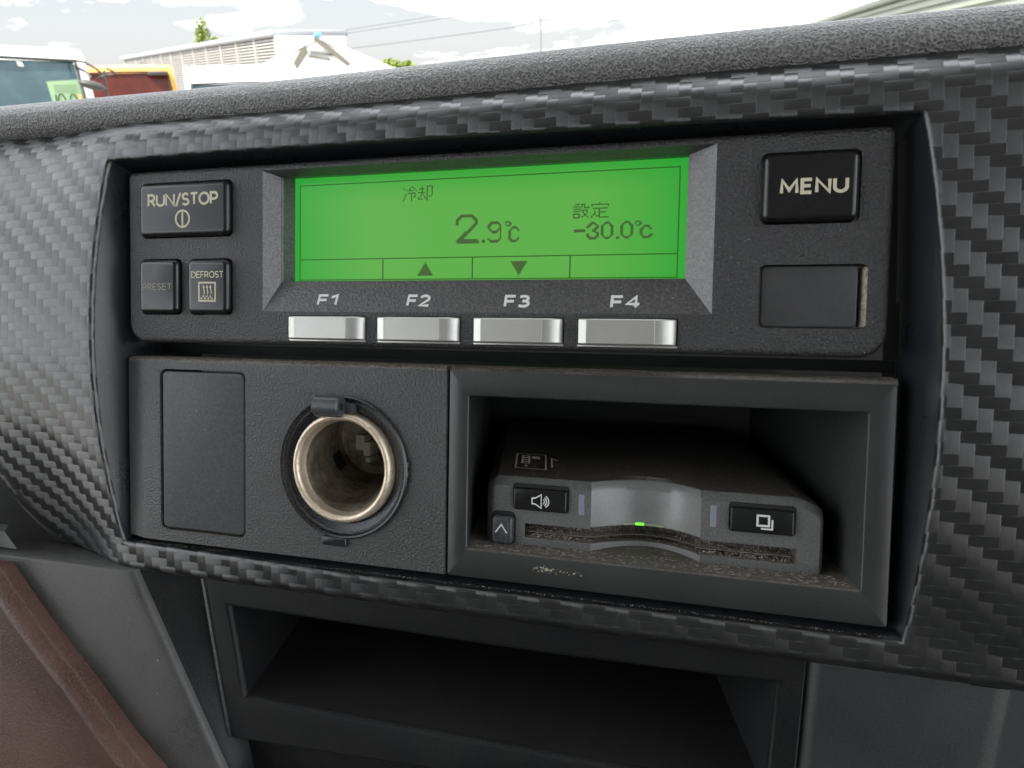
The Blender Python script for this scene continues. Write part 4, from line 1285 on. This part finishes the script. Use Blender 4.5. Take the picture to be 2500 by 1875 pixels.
# white gabled house
M_EAVE = paint('grey_brown_eave', (.10, .088, .068), .7)
M_BLUE = paint('blue_ridge_tile', (.08, .25, .55), .5)
hs = outside('white_house', 'white gabled house with a blue ridge end right of the warehouse', 'building', (-20.05, 34.3, -1.15), math.radians(25))
hs.scale = (.7, .7, .85)
bm = bmesh.new(); prof = [(-6, 0), (6, 0), (6, 3.6), (0, 5.75), (-6, 3.6)]
a = [bm.verts.new((x, 0, z)) for x, z in prof]; b = [bm.verts.new((x, 9, z)) for x, z in prof]
bm.faces.new(a); bm.faces.new(b); bridge(bm, a, b); link('wall', bm, M_HOUSE, hs)
bm = bmesh.new()
for P in ([(-.2, 5.95), (2.0, 4.5), (1.75, 4.38), (-.3, 5.75)], [(-.95, 5.5), (-1.75, 4.6), (-1.6, 4.3), (-.8, 5.15)]):
    prism(bm, [(x, -.5, z) for x, z in P], .45)
for z, x0, x1 in ((5.2, -.6, .95), (4.98, -.7, .6)): prism(bm, [(x0, -.3, z), (x1, -.3, z - .2), (x1, -.3, z - .3), (x0, -.3, z - .1)], .28)
link('eave_trim', bm, M_EAVE, hs)
bm = bmesh.new(); box(bm, -.22, .22, -.5, .0, 5.86, 6.08, .06); link('ridge_tile', bm, M_BLUE, hs)
bm = bmesh.new()
for s in (-1, 1): prism(bm, [(0, -.3, 5.78), (s * 6.6, -.3, 3.45), (s * 6.6, -.3, 3.6), (0, -.3, 5.95)], 9.6)
link('roof', bm, M_HOUSE, hs)

# ribbed pale green building on the right
M_GREEN = paint('pale_green_sheet', (.20, .215, .17), .5, var=.05, scale=2)
M_GREEND = paint('green_sheet_edge', (.10, .11, .09), .6)
gb = outside('ribbed_building', 'pale green ribbed metal building above the right end of the pad', 'building', (2.215, 3.84, 0), math.radians(95.8))
bm = bmesh.new(); box(bm, 0, 40, -12, 0, 0, 2.74); link('wall', bm, M_GREEN, gb)
bm = bmesh.new()
for q in range(22): box(bm, -.01, 40, -.01, .035, 1.0 + q * .08, 1.0 + q * .08 + .045)
link('wall_ribs', bm, M_GREEN, gb, kind='stuff')
bm = bmesh.new(); box(bm, -.2, 40.2, -12.2, .12, 2.74, 2.82, .02); link('roof_edge', bm, M_GREEND, gb)

# utility pole with its lines, and trees
M_POLE = paint('grey_pole', (.16, .155, .15), .8)
up_ = outside('utility_pole', 'thin grey utility pole standing against the clouds', 'utility pole', (-12.22, 45, 0), 0)
bm = bmesh.new(); tube(bm, [(0, 0, 0), (0, 0, 9.5)], .055, 8); link('pole', bm, M_POLE, up_)
bm = bmesh.new()
for q in range(24): box(bm, -.1, .1, -.02, .02, 3.4 + q * .22, 3.43 + q * .22)
link('climbing_steps', bm, M_POLE, up_, kind='stuff')
M_WIRE = paint('grey_wire', (.05, .05, .05), .7)
def line(label, a, b, sag, r):
    bm = bmesh.new()
    tube(bm, [(lerp(a[0], b[0], q / 16), lerp(a[1], b[1], q / 16), lerp(a[2], b[2], q / 16) - sag * 4 * (q / 16) * (1 - q / 16)) for q in range(17)], r, 5)
    o = link('power_line', bm, M_WIRE, None)
    o['label'] = label; o['category'] = 'power line'; o['group'] = 'power lines across the sky'
line('power line running right from the utility pole', (-12.22, 45, 4.6), (9, 45, 5.0), .12, .018)
line('power line running left from the utility pole to behind the house', (-12.22, 45, 4.6), (-48, 60, 3.4), .15, .018)
line('upper of the two high power lines above the pale house', (-10.5, 45, 6.0), (-55, 62, 4.0), .1, .016)
line('lower of the two high power lines above the pale house', (-10.5, 45, 5.8), (-55, 62, 3.75), .1, .016)

def foliage(name, c1, c2):
    m = NT(name); ge = m.n('ShaderNodeObjectInfo')
    v = m.n('ShaderNodeTexCoord').outputs['Object']
    m.l(m.mix(m.ramp(m.noise(v, 2.4, 3), .35, .65), rgb(*c1), rgb(*c2)), m.b.inputs['Base Color']); m.b.inputs['Roughness'].default_value = .6
    return m.m
M_LEAF = foliage('yellow_green_leaves', (.08, .13, .015), (.20, .24, .03))
M_BARK = paint('bark', (.12, .09, .06), .9, var=.3, scale=20)
def tree(label, loc, h, blobs, leaf, count):
    t = outside('tree', label, 'tree', loc, 0, 'trees behind the warehouse')
    bm = bmesh.new(); tube(bm, [(0, 0, 0), (.05, 0, h * .4), (-.05, 0, h * .75)], .16, 8)
    for q in range(5):
        a = q * 1.3; tube(bm, [(0, 0, h * (.5 + .06 * q)), (.3 * math.cos(a), .3 * math.sin(a), h * (.68 + .05 * q))], .05, 6)
    link('trunk', bm, M_BARK, t)
    bm = bmesh.new()
    for q in range(count):
        cx, cy, cz, rx, rz_ = random.choice(blobs)
        while True:
            p = Vector((random.uniform(-1, 1), random.uniform(-1, 1), random.uniform(-1, 1)))
            if p.length < 1: break
        p = Vector((cx + p.x * rx, cy + p.y * rx, cz + p.z * rz_))
        n_ = Vector((random.gauss(0, 1), random.gauss(0, 1), random.gauss(.5, 1))).normalized(); s_ = n_.orthogonal().normalized(); u = n_.cross(s_); z = leaf * random.uniform(.6, 1.3)
        bm.faces.new([bm.verts.new(p + s_ * z * x + u * z * y) for x, y in ((-1, 0), (0, -.55), (1, 0), (0, .55))])
    link('crown', bm, M_LEAF, t)
tree('tall narrow yellow green tree rising behind the warehouse roof', (-46.2, 60, -1.9), 9.4, [(0, 0, 8.2, .62, .75), (.05, 0, 7.4, .75, .8), (-.1, 0, 6.6, .9, .9), (0, 0, 5.4, 1.4, 1.0), (1.15, 0, 7.25, .28, .16)], .13, 1500)
tree('low yellow green treetop showing just above the pad right of the house', (-23.5, 50, -1.55), 4.9, [(-.5, 0, 4.3, .8, .45), (.7, 0, 4.15, .6, .4), (0, 0, 3.2, 1.4, 1.2)], .14, 1200)

for o in bpy.data.objects:
    for kx in ('o', 'metric'):
        if kx in o.keys(): del o[kx]
